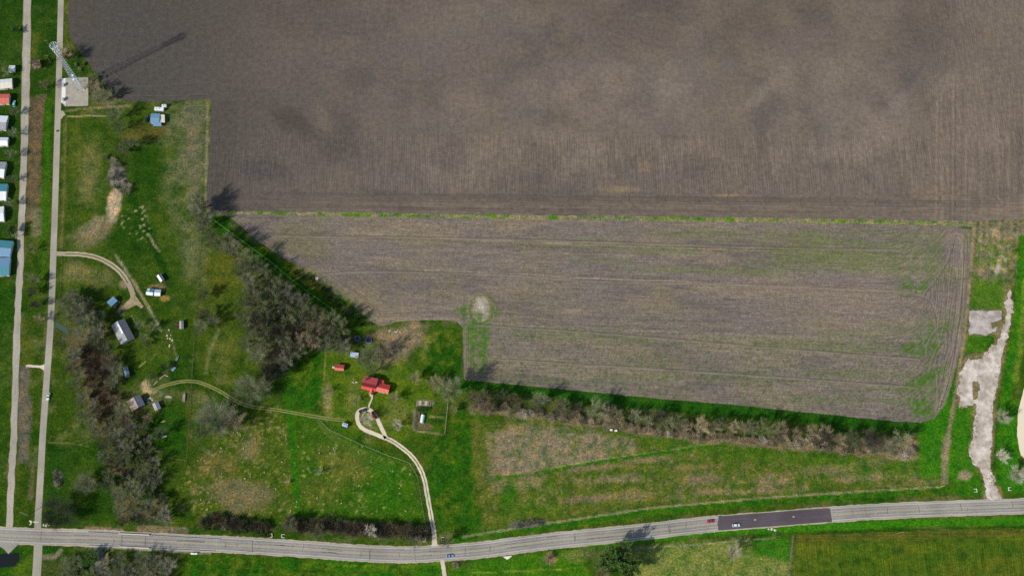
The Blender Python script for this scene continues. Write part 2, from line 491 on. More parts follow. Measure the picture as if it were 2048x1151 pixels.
# --- pasture north-west
NWP = [(128, 235), (415, 205), (412, 420), (395, 560), (300, 560), (220, 520), (125, 500)]
P.poly(NWP, S(62, 84, 26), .7, 5, 5)
P.poly([(335, 205), (416, 205), (410, 425), (398, 560), (372, 560), (352, 470), (335, 400), (330, 320)], S(98, 100, 70), .8, 22, 20)
P.speck([(335, 205), (416, 205), (410, 425), (398, 560), (372, 560), (330, 320)], S(60, 82, 28), .5, .52, .7, 10, 4)
P.ell(178, 350, 26, 60, S(112, 108, 66), .7, 0, .6, .6); P.ell(152, 300, 16, 50, S(84, 92, 34), .7)
P.ell(200, 460, 34, 22, S(122, 108, 82), .8, -35); P.ell(165, 480, 30, 18, S(110, 104, 72), .6)
P.ell(290, 330, 32, 45, G_LUSH, .8); P.ell(255, 480, 40, 48, G_LUSH, .8); P.ell(300, 600, 50, 40, G_LUSH, .5)
P.ell(240, 330, 22, 40, G_DARK, .5); P.ell(290, 265, 34, 18, S(92, 80, 34), .7)
P.line([(262, 390), (290, 450), (320, 520), (345, 580)], 16, S(20, 66, 14), .8, 8, 2)
P.speck([(235, 420), (290, 410), (300, 480), (245, 470)], S(176, 168, 124), .8, .62, .7)
P.ell(228, 408, 15, 40, S(178, 156, 126), .95, 10, .25, .5); P.ell(190, 450, 30, 12, S(140, 124, 98), .6, -30)
P.ell(238, 352, 16, 36, S(112, 106, 100), .9, -20, .3, .5)
P.line([(300, 470), (308, 490), (318, 502)], 4, S(150, 138, 110), .7)
P.line([(135, 233), (226, 231)], 2.0, S(150, 144, 108), .9); P.line([(124, 224), (160, 217), (230, 214), (258, 212)], 5, S(128, 116, 84), .8, 2, 1)
P.line([(130, 220), (180, 213), (250, 208)], 2, S(66, 78, 30), .8)
P.line([(282, 283), (412, 285)], 1.6, S(96, 92, 60), .8); P.line([(416, 206), (411, 400)], 5, S(140, 128, 104), .8, 3, 2)
P.poly([(178, 155), (186, 150), (215, 170), (240, 200), (220, 208), (180, 208)], S(112, 104, 84), .7)
P.poly([(136, 110), (150, 112), (175, 140), (172, 152), (136, 152)], S(40, 78, 22), .8, 3, 3)
P.line([(131, 235), (128, 400), (122, 495)], 6, S(104, 96, 52), .6, 5, 1.5)
P.ell(388, 250, 26, 46, S(108, 101, 82), .75, 0, .8, .7); P.ell(392, 350, 18, 60, S(106, 100, 80), .6, 0, .8, .7)
# --- farmyard on the left
P.poly([(125, 520), (215, 535), (250, 590), (230, 700), (250, 760), (385, 720), (395, 560), (300, 560), (250, 520), (180, 512)], S(54, 80, 22), .6, 8, 8)
P.ell(150, 545, 26, 24, S(118, 112, 70), .55); P.ell(185, 555, 30, 20, S(112, 106, 66), .5); P.ell(247, 570, 8, 8, S(140, 122, 96), .8)
P.ell(330, 597, 10, 6, S(160, 128, 70), .8); P.ell(316, 575, 18, 8, S(140, 112, 80), .6); P.ell(300, 700, 50, 25, S(74, 90, 28), .6)
P.line([(231, 510), (262, 556), (284, 592), (308, 634), (322, 660)], 5, S(150, 138, 112), .75, 3, 2)
P.line([(262, 628), (270, 648), (272, 670)], 1.6, S(140, 150, 110), .7)
P.line([(344, 678), (349, 700), (355, 718)], 3, S(132, 112, 86), .6, 3, 2)
P.line([(277, 734), (292, 722)], 1.8, S(150, 140, 90), .8); P.line([(302, 720), (312, 706)], 1.5, S(130, 128, 80), .6)
P.ell(292, 772, 8, 12, S(178, 160, 120), .8); P.ell(302, 782, 10, 5, S(170, 150, 110), .8)
P.ell(302, 800, 8, 6, S(150, 130, 104), .8); P.ell(322, 788, 6, 5, S(120, 120, 110), .6)
P.line([(305, 782), (330, 770), (360, 763), (386, 762), (410, 768), (440, 782), (470, 800), (500, 812), (560, 820), (640, 834), (690, 840)], 5, S(96, 100, 48), .8, 3, 1)
P.poly([(300, 830), (372, 800), (374, 915), (335, 910), (300, 900)], S(34, 82, 18), .7)
P.line([(403, 468), (396, 575), (386, 722), (378, 860), (373, 920), (335, 913)], 3, S(60, 62, 30), .6, 2, .8)
# creekside floor
CREEKWOOD = [(130, 590), (168, 590), (205, 640), (215, 680), (240, 720), (248, 775), (262, 850), (300, 860), (318, 950), (332, 1000), (345, 1036), (290, 1042), (235, 1042), (214, 960), (190, 880), (160, 820), (150, 760), (130, 700), (106, 690), (110, 660), (148, 650), (138, 620)]
P.poly(CREEKWOOD, S(60, 68, 34), .85, 8, 8); P.speck(CREEKWOOD, S(96, 86, 62), .4, .5, .7, 8, 4)
P.poly([(150, 690), (200, 680), (222, 740), (225, 820), (212, 850), (185, 800)], S(96, 78, 56), .8, 10, 8)
P.poly([(96, 890), (215, 885), (225, 1000), (235, 1045), (90, 1045)], S(32, 74, 18), .8, 10, 6)
P.ell(172, 968, 40, 40, S(72, 88, 26), .6); P.line([(98, 884), (150, 886), (178, 892)], 2, S(110, 108, 60), .7)
P.ell(115, 958, 9, 20, S(116, 106, 98), .9, 0, .3, .3)
P.line([(175, 1058), (240, 1062)], 13, S(120, 106, 86), .9, 2, 1); P.line([(280, 1056), (370, 1061)], 14, S(122, 108, 84), .9, 2, 1)
P.line([(175, 1091), (420, 1104)], 6, S(146, 138, 122), .8, 3, 1)
# --- centre pastures
P.poly([(398, 570), (490, 560), (500, 700), (480, 740), (400, 745), (386, 722)], S(66, 82, 24), .7, 10, 8)
P.ell(445, 545, 32, 40, S(84, 88, 26), .8, 20); P.ell(450, 700, 30, 34, S(96, 98, 46), .6)
P.line([(412, 745), (420, 700), (438, 660), (430, 640)], 7, S(118, 120, 84), .5, 5, 2)
WOOD = [(405, 400), (420, 470), (455, 480), (480, 505), (520, 540), (560, 568), (600, 592), (640, 625), (700, 660), (722, 700), (690, 702), (640, 690), (600, 702), (572, 742), (545, 760), (530, 730), (500, 690), (485, 640), (495, 560), (470, 520), (430, 490), (400, 450), (390, 430)]
P.poly(WOOD, S(54, 66, 32), .85, 10, 8); P.speck(WOOD, S(92, 84, 62), .4, .52, .6, 8, 4)
P.poly([(480, 730), (560, 740), (590, 700), (650, 710), (650, 820), (480, 800)], G_LUSH, .6)
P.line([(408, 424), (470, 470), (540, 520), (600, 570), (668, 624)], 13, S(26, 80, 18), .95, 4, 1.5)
P.poly([(585, 520), (640, 545), (640, 580), (610, 570), (580, 545)], S(104, 102, 40), .7)
PAST = [(378, 930), (440, 880), (540, 790), (580, 840), (598, 1035), (400, 1035), (345, 1000)]
P.poly(PAST, S(72, 90, 22), .85, 16, 14)
P.ell(470, 985, 62, 26, S(124, 106, 84), .6, 8, .6, .9); P.ell(500, 892, 24, 30, S(126, 108, 80), .55, 20, .6, .9); P.ell(430, 930, 40, 28, S(108, 92, 56), .5)
P.speck(PAST, S(150, 132, 92), .75, .64, .5, 8, 1.8)
P.poly([(565, 790), (650, 840), (820, 925), (845, 1040), (600, 1040)], S(60, 92, 22), .85, 8, 6)
P.ell(680, 925, 50, 30, S(104, 98, 44), .6, 20); P.ell(640, 980, 40, 30, S(96, 96, 40), .5); P.ell(770, 990, 40, 30, S(44, 92, 18), .6); P.ell(780, 940, 40, 16, S(40, 96, 18), .6, 25)
P.speck([(600, 850), (820, 930), (845, 1040), (600, 1040)], S(150, 150, 90), .8, .7, .6)
P.line([(576, 780), (582, 860), (590, 960), (598, 1030)], 13, S(44, 104, 18), .7, 6, 2)
P.line([(634, 836), (660, 860), (723, 889), (777, 911), (818, 925), (835, 952), (843, 1004), (851, 1047)], 3.5, S(40, 70, 18), .7, 2, .5)
P.poly([(850, 880), (935, 800), (962, 850), (965, 1010), (972, 1060), (900, 1070), (872, 1060), (860, 980)], S(34, 82, 16), .85, 18, 14)
# --- house lawn
P.poly([(640, 690), (720, 690), (800, 720), (880, 760), (860, 860), (800, 880), (660, 860), (640, 800)], S(80, 100, 24), .85, 12, 8)
P.ell(655, 800, 10, 30, S(128, 122, 84), .7); P.ell(705, 800, 14, 34, S(110, 112, 64), .6); P.ell(790, 830, 26, 30, S(112, 112, 62), .5); P.ell(740, 845, 18, 20, S(118, 120, 70), .7)
P.ell(800, 690, 62, 26, S(138, 118, 94), .85, -38, .5, .6); P.ell(770, 668, 40, 8, S(142, 122, 92), .7, -5); P.ell(860, 690, 14, 30, S(110, 116, 56), .7, 30)
P.poly([(830, 660), (925, 648), (924, 760), (880, 770), (840, 760), (850, 720), (865, 690), (880, 665)], S(30, 72, 14), .9, 6, 5)
P.line([(636, 822), (648, 756), (652, 700)], 2, S(120, 124, 70), .7)
P.poly([(575, 710), (640, 700), (640, 830), (580, 790)], S(36, 92, 18), .8)
# --- garden plot
P.poly([(830, 800), (894, 803), (888, 868), (826, 860)], S(52, 82, 24), .9, 1.5, 1.5)
P.poly([(834, 800), (870, 802), (868, 810), (833, 811)], S(150, 136, 122), .8, 2, 2); P.line([(829, 820), (827, 858)], 5, S(132, 120, 98), .8, 2, 1)
P.line([(860, 832), (888, 835)], 4, S(150, 132, 80), .8, 2, 1); P.ell(850, 853, 16, 5, S(132, 112, 84), .7); P.line([(828, 860), (888, 868)], 3, S(150, 134, 100), .8)
P.ell(850, 818, 12, 7, S(20, 84, 16), .8); P.ell(838, 846, 6, 10, S(116, 100, 76), .7); P.ell(852, 853, 14, 6, S(110, 92, 66), .7); P.poly([(862, 812), (890, 812), (888, 830), (862, 830)], S(66, 78, 30), .8, 3, 3); P.poly([(862, 838), (888, 838), (886, 852), (862, 852)], S(44, 70, 22), .8, 3, 3)
# --- east pasture south of the hedgerow
EP = [(950, 850), (1100, 830), (1300, 880), (1500, 900), (1800, 920), (1880, 900), (1890, 965), (1600, 990), (1300, 1010), (1050, 1048), (965, 1060)]
P.poly(EP, S(84, 94, 34), .85, 8, 6)
P.poly([(985, 868), (1060, 850), (1200, 868), (1270, 880), (1262, 908), (1120, 935), (1005, 955), (988, 940)], S(134, 118, 98), .85, 10, 12)
P.speck([(1060, 845), (1330, 860), (1300, 900), (1060, 930)], S(44, 90, 22), .7, .56, .75, 8, 1.8)
P.line([(950, 850), (960, 1000)], 22, S(92, 94, 38), .7, 12, 3); P.line([(978, 870), (985, 950)], 12, S(128, 116, 82), .5, 8, 3)
P.line([(990, 956), (1080, 942), (1160, 930), (1250, 915), (1330, 903), (1420, 890)], 9, S(36, 92, 20), .8, 5, 2)
P.line([(1000, 950), (1100, 936), (1200, 918), (1330, 900), (1440, 884)], 2.2, S(166, 168, 110), .55, 2, 1.6)
for i in range(26):
    xx = 1020 + rng.random() * 820; yy = 1000 - (xx - 1000) * .04 + rng.uniform(-70, 10)
    P.ell(xx, yy, rng.uniform(30, 80), rng.uniform(4, 10), [S(140, 122, 92), S(124, 112, 66), S(132, 112, 90)][i % 3], .6, -4, .6, .9)
P.speck(EP, S(132, 116, 90), .7, .6, .5, 8, 1.8); P.speck(EP, S(44, 92, 18), .6, .58, .45, 8, 3)
P.ell(1020, 985, 14, 30, S(28, 90, 16), .7, 10); P.ell(1060, 1020, 50, 12, S(70, 100, 26), .5, -5)
P.poly([(1240, 850), (1400, 870), (1560, 890), (1780, 915), (1880, 870), (1900, 960), (1700, 950), (1560, 925), (1330, 900)], S(56, 100, 22), .4, 14, 12)
P.line([(915, 1078), (1050, 1056), (1120, 1047), (1300, 1022), (1500, 1003), (1700, 989), (1885, 977), (1960, 984)], 18, S(44, 94, 20), .95, 5, 2)
P.line([(925, 1073), (1050, 1052), (1120, 1042), (1300, 1015), (1500, 997), (1700, 983), (1880, 973)], 4, S(146, 130, 100), .85, 2, .8)
P.ell(1055, 1047, 34, 7, S(104, 96, 96), .8, -8, .3, .4)
P.line([(405, 1044), (470, 1048), (540, 1056)], 20, S(70, 62, 46), .85, 8, 4); P.line([(573, 1050), (700, 1058), (852, 1066)], 24, S(66, 56, 44), .9, 7, 4)
# hedgerow floor
HED = [(945, 800), (1100, 815), (1250, 838), (1400, 858), (1550, 872), (1700, 884), (1825, 892)]
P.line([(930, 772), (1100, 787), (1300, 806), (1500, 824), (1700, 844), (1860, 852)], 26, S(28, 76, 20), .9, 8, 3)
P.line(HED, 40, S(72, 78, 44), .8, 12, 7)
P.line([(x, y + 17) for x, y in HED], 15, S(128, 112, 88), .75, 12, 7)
P.ell(1800, 889, 30, 14, S(150, 124, 98), .8, 4, .4, .4)
P.poly([(1840, 840), (1900, 800), (1905, 960), (1840, 950)], S(52, 108, 22), .8, 8, 6)
# strip between the two ploughed fields
P.line([(420, 424), (900, 432), (1500, 439), (1940, 446)], 14, S(128, 122, 92), .95, 4, 1)
P.speck([(430, 420), (1900, 432), (1900, 448), (430, 434)], S(78, 116, 34), .65, .52, .9, 3, 3.5)
# --- right-hand strip
P.poly([(1950, 440), (2080, 440), (2080, 560), (2015, 560), (2000, 620), (1945, 600)], S(124, 112, 88), .95, 14, 14)
for k in range(14):
    xx = 1962 + k * 6.2; P.line([(xx, 438), (xx - 3, 480 + rng.uniform(0, 90))], 3, [S(140, 126, 98), S(96, 84, 62)][k % 2], .5, 3, 2)
P.speck([(1950, 470), (2020, 480), (2010, 620), (1940, 610)], S(82, 108, 36), .4, .5, .8, 12, 5)
P.speck([(1955, 450), (2035, 450), (2030, 560), (1960, 560)], S(168, 150, 122), .6, .6, .5, 8, 3)
P.ell(1995, 538, 6, 14, S(176, 162, 150), .8, 10, .3, .5); P.ell(2011, 520, 4, 5, S(176, 162, 150), .7)
P.poly([(2020, 570), (2032, 611), (2027, 651), (2016, 690), (2004, 730), (1998, 775), (1990, 810), (1990, 886), (1985, 936), (1998, 969), (2008, 996), (1968, 998), (1960, 949), (1945, 932), (1930, 902), (1942, 876), (1946, 836), (1930, 822), (1913, 815), (1911, 780), (1918, 737), (1933, 708), (1960, 708), (1990, 682), (2004, 648), (2004, 600)], S(140, 122, 92), .7, 5, 6); P.poly([(1934, 616), (2007, 616), (2008, 672), (1933, 674)], S(140, 122, 92), .6, 5, 6)
P.poly([(1945, 560), (2010, 560), (2005, 620), (1935, 615)], S(72, 104, 32), .8, 8, 6); P.poly([(1925, 670), (1990, 670), (1975, 700), (1925, 710)], S(64, 104, 28), .8, 5, 5)
P.line([(2046, 480), (2036, 620), (2018, 740), (2005, 850), (2000, 960)], 20, S(48, 106, 20), .95, 6, 3)
P.line([(2052, 560), (2040, 700), (2030, 760)], 12, S(104, 124, 44), .7, 6, 3); P.poly([(2005, 830), (2034, 800), (2040, 930), (2060, 940), (2060, 985), (2008, 985)], S(50, 112, 22), .8, 6, 5)
P.poly([(1905, 810), (1950, 800), (1940, 870), (1945, 910), (1972, 985), (1895, 960), (1895, 880)], S(52, 106, 22), .85, 8, 6)
P.line([(1949, 448), (1940, 560), (1928, 680), (1913, 780), (1900, 850), (1886, 950)], 9, S(140, 124, 96), .85, 5, 2)
P.line([(1954, 448), (1944, 560), (1932, 680), (1917, 780), (1905, 840)], 3, S(84, 78, 50), .5, 2, 1)
P.line([(1893, 880), (1888, 960)], 16, S(146, 126, 102), .6, 10, 4); P.ell(1930, 950, 12, 8, S(150, 130, 106), .8)
P.speck([(1900, 640), (1925, 640), (1900, 830), (1880, 830)], S(46, 110, 20), .5, .45, .9)
# --- south of the highway
P.poly([(365, 1108), (880, 1125), (880, 1180), (365, 1180)], S(44, 98, 16), .9, 5, 4); P.ell(490, 1130, 14, 26, S(20, 70, 14), .7, 20)
P.line([(640, 1126), (760, 1133), (880, 1126)], 5, S(110, 128, 40), .5, 4, 1)
P.poly([(900, 1135), (1010, 1115), (1150, 1095), (1200, 1180), (900, 1180)], S(62, 104, 20), .85, 8, 6); P.ell(960, 1118, 20, 8, S(36, 92, 16), .6); P.ell(1100, 1115, 12, 12, S(140, 118, 90), .7); P.ell(1150, 1110, 24, 14, S(120, 120, 66), .6)
P.line([(940, 1145), (1150, 1136)], 2.5, S(140, 148, 60), .5)
SP = [(1270, 1092), (1400, 1082), (1580, 1078), (1576, 1180), (1250, 1180)]
P.poly(SP, S(112, 120, 58), .85, 10, 8); P.speck(SP, S(140, 138, 88), .7, .55, .7); P.speck(SP, S(46, 96, 22), .5, .6, .7)
P.poly([(1500, 1075), (1582, 1072), (1578, 1120), (1510, 1110)], S(36, 98, 20), .8, 6, 5)
P.line([(1180, 1088), (1300, 1075), (1420, 1062), (1560, 1056), (1800, 1046), (2080, 1040)], 16, S(56, 112, 20), .9, 6, 2)
P.line([(1250, 1098), (1330, 1092), (1400, 1088), (1480, 1080), (1550, 1075)], 2.5, S(150, 144, 112), .7, 2, .8)
P.line([(1590, 1066), (1800, 1058), (2060, 1052)], 3, S(26, 66, 16), .8, 2, .6)
P.line([(1586, 1072), (1578, 1151)], 4, S(128, 118, 92), .7, 3, 1.5)
P.poly([(-30, 1092), (66, 1092), (64, 1180), (-30, 1180)], S(40, 84, 20), .9, 4, 3); P.poly([(20, 1140), (66, 1105), (62, 1180), (20, 1180)], S(84, 106, 26), .8, 6, 4)
P.poly([(84, 1092), (140, 1096), (120, 1106), (86, 1106)], S(26, 84, 18), .9, 3, 2)
P.poly([(84, 1115), (350, 1106), (360, 1180), (84, 1180)], S(62, 74, 40), .85, 6, 6)
P.line([(82, 1114), (110, 1112), (122, 1100)], 9, S(118, 112, 92), .8, 4, 2)
P.ell(197, 1117, 14, 22, S(116, 118, 122), .9, 0, .3, .3)
OL2, DG2 = S(96, 104, 28), S(26, 62, 14)
for pl in ([(575, 700), (645, 695), (645, 830), (578, 790)], [(365, 1108), (880, 1125), (880, 1180), (365, 1180)], [(2020, 480), (2048, 480), (2020, 760), (2000, 980), (1990, 980), (2010, 740)], [(850, 660), (925, 650), (922, 758), (850, 758)], [(850, 880), (935, 800), (965, 1010), (900, 1070), (860, 980)], [(900, 1078), (1500, 1000), (1900, 972), (1960, 984), (1500, 1014), (900, 1090)]):
    P.speck(pl, OL2, .45, .52, .55, 8, 4); P.speck(pl, DG2, .7, .56, .6, 8, 2.6)
for k in range(30):
    xx = rng.uniform(380, 900); yy = rng.uniform(1112, 1150); P.line([(xx, yy), (xx + rng.uniform(30, 90), yy + 3)], 2.5, [OL2, DG2][k % 2], .35, 3, 1.5)
far = np.hypot(GX - (x0 + x1) / 2, GY - (y0 + y1) / 2) > 700
P.C[far] = G_MID * (.8 + .5 * P.n2[far])[:, None]
g_ = np.clip((P.C[:, 1] - np.maximum(P.C[:, 0], P.C[:, 2])) / np.maximum(P.C[:, 1], 1e-4) * 1.6, 0, 1)
P.C *= (1 + .04 * g_)[:, None]; P.C[:, 2] *= 1 - .6 * g_; P.C[:, 0] *= 1 - .2 * g_
dk = (1 - sst(250, 900, P.px))  # green sward gets darker towards the left
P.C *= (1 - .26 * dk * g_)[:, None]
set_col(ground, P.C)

# --- ploughed field (north)
BIG = [(136, -60), (136, 30), (140, 75), (150, 92), (165, 112), (186, 138), (208, 162), (226, 188), (252, 203), (330, 203), (424, 198), (419, 300), (412, 418), (440, 421), (900, 428), (1500, 435), (1945, 442), (1990, 440), (2100, 438), (2100, -60)]
plough, FX, FY = field_sheet('ploughed_field', BIG, .02, 1.0, land_mat('ploughed_soil', .11, .2, .2, ((126, 112, 98), .3)), .7)
tag(plough, 'large bare brown ploughed field filling the north', kind='structure')
P = Paint(FX, FY)
P.C[:] = S(104, 93, 84)
for k in range(60):
    xx, yy = rng.uniform(150, 2048), rng.uniform(-20, 380); P.ell(xx, yy, rng.uniform(30, 110), rng.uniform(16, 50), [S(110, 100, 86), S(86, 79, 72), S(104, 96, 90)][k % 3], rng.uniform(.2, .45), rng.uniform(-30, 30), .95, .9)
P.fill(sst(1100, 2048, P.px) * .55, S(116, 104, 91)); P.fill((1 - sst(250, 850, P.px)) * .9, S(72, 69, 64))
P.fill(.4 * sst(300, 900, P.px) * sst(.5, .68, fbm(FX, FY, 70, 91)), S(112, 100, 84)); P.fill(.55 * sst(.5, .7, fbm(FX, FY, 40, 97)), S(84, 77, 72)); P.fill(.25 * sst(400, 900, P.px) * sst(.52, .7, fbm(FX, FY, 16, 93)), S(120, 106, 84))
P.ell(600, 250, 60, 24, S(70, 63, 58), .6, 40, .9, .8); P.ell(575, 235, 80, 18, S(72, 66, 60), .4, 30, .9, .6); P.ell(650, 240, 14, 40, S(112, 102, 84), .45, -30)
P.ell(722, 158, 30, 26, S(76, 70, 66), .5, 20, .95, .9); P.ell(690, 260, 28, 40, S(76, 70, 64), .45, 10, .95, .9); P.ell(530, 340, 50, 20, S(74, 70, 68), .6, 10)
P.ell(770, 390, 60, 14, S(78, 72, 70), .5, 10); P.ell(1850, 100, 60, 80, S(90, 83, 79), .35, 15, .95, .9); P.ell(1660, 220, 30, 50, S(90, 83, 79), .3, 0, .95, .9)
P.ell(1460, 391, 26, 3, S(150, 128, 92), .7); P.ell(1240, 378, 30, 6, S(142, 122, 92), .5); P.ell(1290, 333, 14, 10, S(140, 120, 88), .4)
for k in range(34):
    yy = rng.uniform(388, 428); P.line([(rng.uniform(420, 1000), yy - 6), (1100, yy), (rng.uniform(1500, 2100), yy + 6)], rng.uniform(1.5, 4), [S(120, 106, 88), S(80, 72, 66)][k % 2], rng.uniform(.15, .35), 3, 1)
P.line([(250, 190), (300, 193), (424, 190)], 2, S(58, 54, 50), .6); P.line([(215, 130), (245, 160), (270, 172), (330, 170), (430, 164)], 1.6, S(62, 58, 52), .6)
P.poly([(424, 196), (470, 200), (455, 415), (412, 418)], S(78, 71, 64), .5, 12, 6)
P.poly([(1960, 410), (2080, 390), (2080, 445), (1950, 445)], S(128, 115, 96), .5, 20, 14)
for k in range(46):   # brushed residue, paler towards the middle and the right
    xx, yy = rng.uniform(850, 2000), rng.uniform(150, 370); P.ell(xx, yy, rng.uniform(20, 70), rng.uniform(10, 34), S(126, 113, 100), rng.uniform(.25, .5), rng.uniform(-60, 60), .95, .9)
for k in range(110):
    xx = rng.uniform(1200, 2048); yy = rng.uniform(265, 330); P.line([(xx, yy), (xx + rng.uniform(0, 10), yy + rng.uniform(25, 70))], rng.uniform(1.5, 4), [S(134, 120, 104), S(86, 78, 72)][k % 2], rng.uniform(.2, .45), 2, 1)
for k in range(40):
    xx = rng.uniform(1870, 2060); P.line([(xx, rng.uniform(150, 300)), (xx - 2, 440)], rng.uniform(1.5, 4), [S(140, 124, 106), S(92, 82, 76)][k % 2], rng.uniform(.2, .45), 2, 1)
P.fill(.5 * (1 - sst(20, 150, P.py + 120 * (P.n2 - .5))) * sst(.35, .6, fbm(FX, FY, 60, 17)), S(82, 72, 64))   # darker towards the top, broken up by noise
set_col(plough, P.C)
horiz = (P.py > 388 + 6 * (P.n2 - .5)); diag = (P.py < 340) & (P.px > 700) & (P.px < 1850)
rowc = np.where(horiz, FY, np.where(P.px < 520, FX, FX))
set_f(plough, 'row', rowc * 2 * PI / 1.75)
ra = np.where(P.py + 14 * (P.n2 - .5) > 270, 1.5, .3) * np.where(P.px < 700, .7, 1.0); ra = np.where(P.px > 1850, 1.2, ra)
set_f(plough, 'rowamp', ra * 1.15)

# --- stubble field (middle)
MIDF = [(455, 428), (900, 436), (1500, 444), (1915, 452), (1942, 458), (1943, 480), (1934, 600), (1924, 680), (1906, 760), (1890, 810), (1868, 836), (1840, 844), (1790, 842), (1700, 833), (1500, 812), (1300, 795), (1100, 775), (1000, 766), (928, 758), (926, 700), (926, 655), (915, 643), (890, 640), (830, 640), (790, 644), (765, 652), (742, 642), (700, 607), (640, 566), (600, 536), (560, 511), (520, 485), (480, 452)]
stub, FX, FY = field_sheet('stubble_field', MIDF, .02, 1.0, land_mat('stubble_soil', .15, .36, .35, ((74, 84, 60), .3)), .5)
tag(stub, 'grey brown stubble field with green weeds in the middle', kind='structure')
P = Paint(FX, FY)
P.C[:] = S(117, 106, 97)
P.fill(.5 * sst(.5, .66, fbm(FX * .25, FY, 12, 191)), S(96, 88, 82)); P.fill(.6 * sst(.52, .68, fbm(FX * .2, FY, 9, 194)), S(132, 118, 96)); P.fill(.35 * sst(.5, .66, fbm(FX, FY, 30, 199)), S(120, 110, 84))
P.fill(.4 * sst(1300, 2000, P.px), S(128, 115, 105))
P.ell(590, 480, 60, 30, S(108, 104, 72), .6, 10); P.ell(700, 600, 60, 30, S(128, 116, 88), .6); P.ell(620, 560, 30, 18, S(112, 108, 56), .7, 30)
for (a, yy, c, s_) in [(1000, 482, (150, 136, 104), .7), (1150, 556, (150, 136, 112), .75), (1050, 652, (140, 126, 108), .6), (900, 740, (132, 118, 104), .5), (600, 470, (84, 78, 74), .5)]:
    P.line([(a - 300, yy - 16), (a, yy), (a + 500, yy + 20), (1840, yy + 20 + (1840 - a - 500) * .035)], 3.2, S(*c), s_, 3, 1)
    P.line([(a - 200, yy - 20), (a, yy - 6), (a + 500, yy + 14), (1840, yy + 14 + (1840 - a - 500) * .035)], 1.6, S(80, 73, 68), .4, 1.5, .6)
for k in range(40):
    yy = rng.uniform(446, 800); xx = rng.uniform(600, 1500); L = rng.uniform(150, 500)
    P.line([(xx, yy), (xx + L, yy + L * .032)], rng.uniform(1.5, 5), [S(136, 122, 102), S(90, 82, 76), S(118, 116, 70)][k % 3], rng.uniform(.15, .4), 3, 1)
GW = S(72, 106, 34)
for k in range(44):
    xx = rng.uniform(1000, 1850); yy = [rng.uniform(452, 540), rng.uniform(640, 800)][k % 2]; L = rng.uniform(80, 320)
    P.line([(xx, yy), (xx + L, yy + L * .032)], rng.uniform(5, 16), S(96, 108, 62), rng.uniform(.15, .38), 10, 4)
P.fill(.3 * sst(1750, 1900, P.px) * sst(.42, .6, P.n1), S(92, 108, 56))
P.speck([(925, 640), (1300, 660), (1900, 680), (1900, 840), (1500, 812), (930, 758)], S(62, 90, 40), .9, .62, .55, 8, 1.3)
P.speck([(925, 650), (985, 640), (975, 740), (935, 745)], GW, .6, .48, .9)
P.poly([(1530, 490), (1650, 484), (1800, 500), (1790, 530), (1560, 528)], S(104, 110, 60), .55, 16, 16); P.poly([(1400, 470), (1890, 462), (1880, 480), (1400, 486)], S(108, 112, 70), .35, 10, 10)
P.speck([(1800, 690), (1900, 640), (1895, 700), (1820, 720)], GW, .6, .5, .8); P.speck([(1805, 770), (1862, 740), (1900, 730), (1860, 770), (1810, 780)], GW, .6, .42, .95); P.speck([(1815, 795), (1850, 790), (1875, 830), (1830, 835)], GW, .6, .42, .95)
P.speck([(1800, 560), (1860, 555), (1850, 590), (1805, 590)], GW, .6, .46, .8); P.speck([(1760, 500), (1890, 480), (1860, 590), (1790, 590)], S(92, 112, 54), .7, .55, .5, 8, 1.6)
P.speck([(560, 520), (660, 560), (720, 610), (760, 650), (700, 620), (600, 560)], S(60, 96, 34), .6, .5, .8)
P.line([(1860, 640), (1872, 690), (1858, 720)], 6, GW, .5, 5, 2); P.line([(1922, 470), (1925, 560), (1915, 690), (1890, 780), (1872, 826)], 9, S(146, 130, 110), .55, 6, 1.5)
for cc in ((962, 620, 30),):
    P.ell(962, 619, 27, 33, S(84, 98, 46), .8, 0, .2, .3); P.ell(961, 618, 18, 26, S(150, 138, 120), .95, 0, .2, .25); P.ell(962, 612, 7, 12, S(186, 174, 160), .6, -30, .4, .5)
    P.speck([(945, 625), (975, 625), (978, 650), (942, 650)], GW, .6, .4, .9); P.speck([(910, 612), (938, 606), (934, 640), (918, 640)], GW, .6, .46, .8); P.speck([(982, 612), (1000, 618), (994, 636), (980, 636)], GW, .6, .46, .8)
P.line([(940, 640), (934, 618), (942, 596), (960, 588), (976, 596), (990, 614), (986, 640), (964, 650)], 2, S(140, 126, 104), .6, 1.5, .6)
P.line([(930, 655), (931, 752)], 7, S(128, 114, 96), .5, 3, 1); P.line([(745, 642), (800, 637), (920, 636)], 6, S(142, 126, 102), .6, 4, 1)
set_col(stub, P.C)
# direction of the drill rows: lengthwise, bent round at the headlands
base = P.py - (P.px - 500) * .03
edge_d = np.abs(poly_sd(P.px, P.py, MIDF))
hx_ = np.interp(P.py, [440, 465, 520, 560, 595, 625, 700, 760, 850], [1925, 1908, 1890, 1868, 1846, 1866, 1860, 1872, 1850])
row = base + np.clip(P.px - 1770, 0, 200) ** 2 / 170.0
row = np.where(P.px > hx_, edge_d, row)
row = np.where((P.px < 760) & (P.py > 470 + (P.px - 560) * .55), edge_d, row)
row = np.where((P.px < 950) & (P.px > 924) & (P.py > 650), P.px, row)
set_f(stub, 'row', row * MPP * 2 * PI / 1.65)
set_f(stub, 'rowamp', np.where(P.px > 1770, 2.0, 1.0))

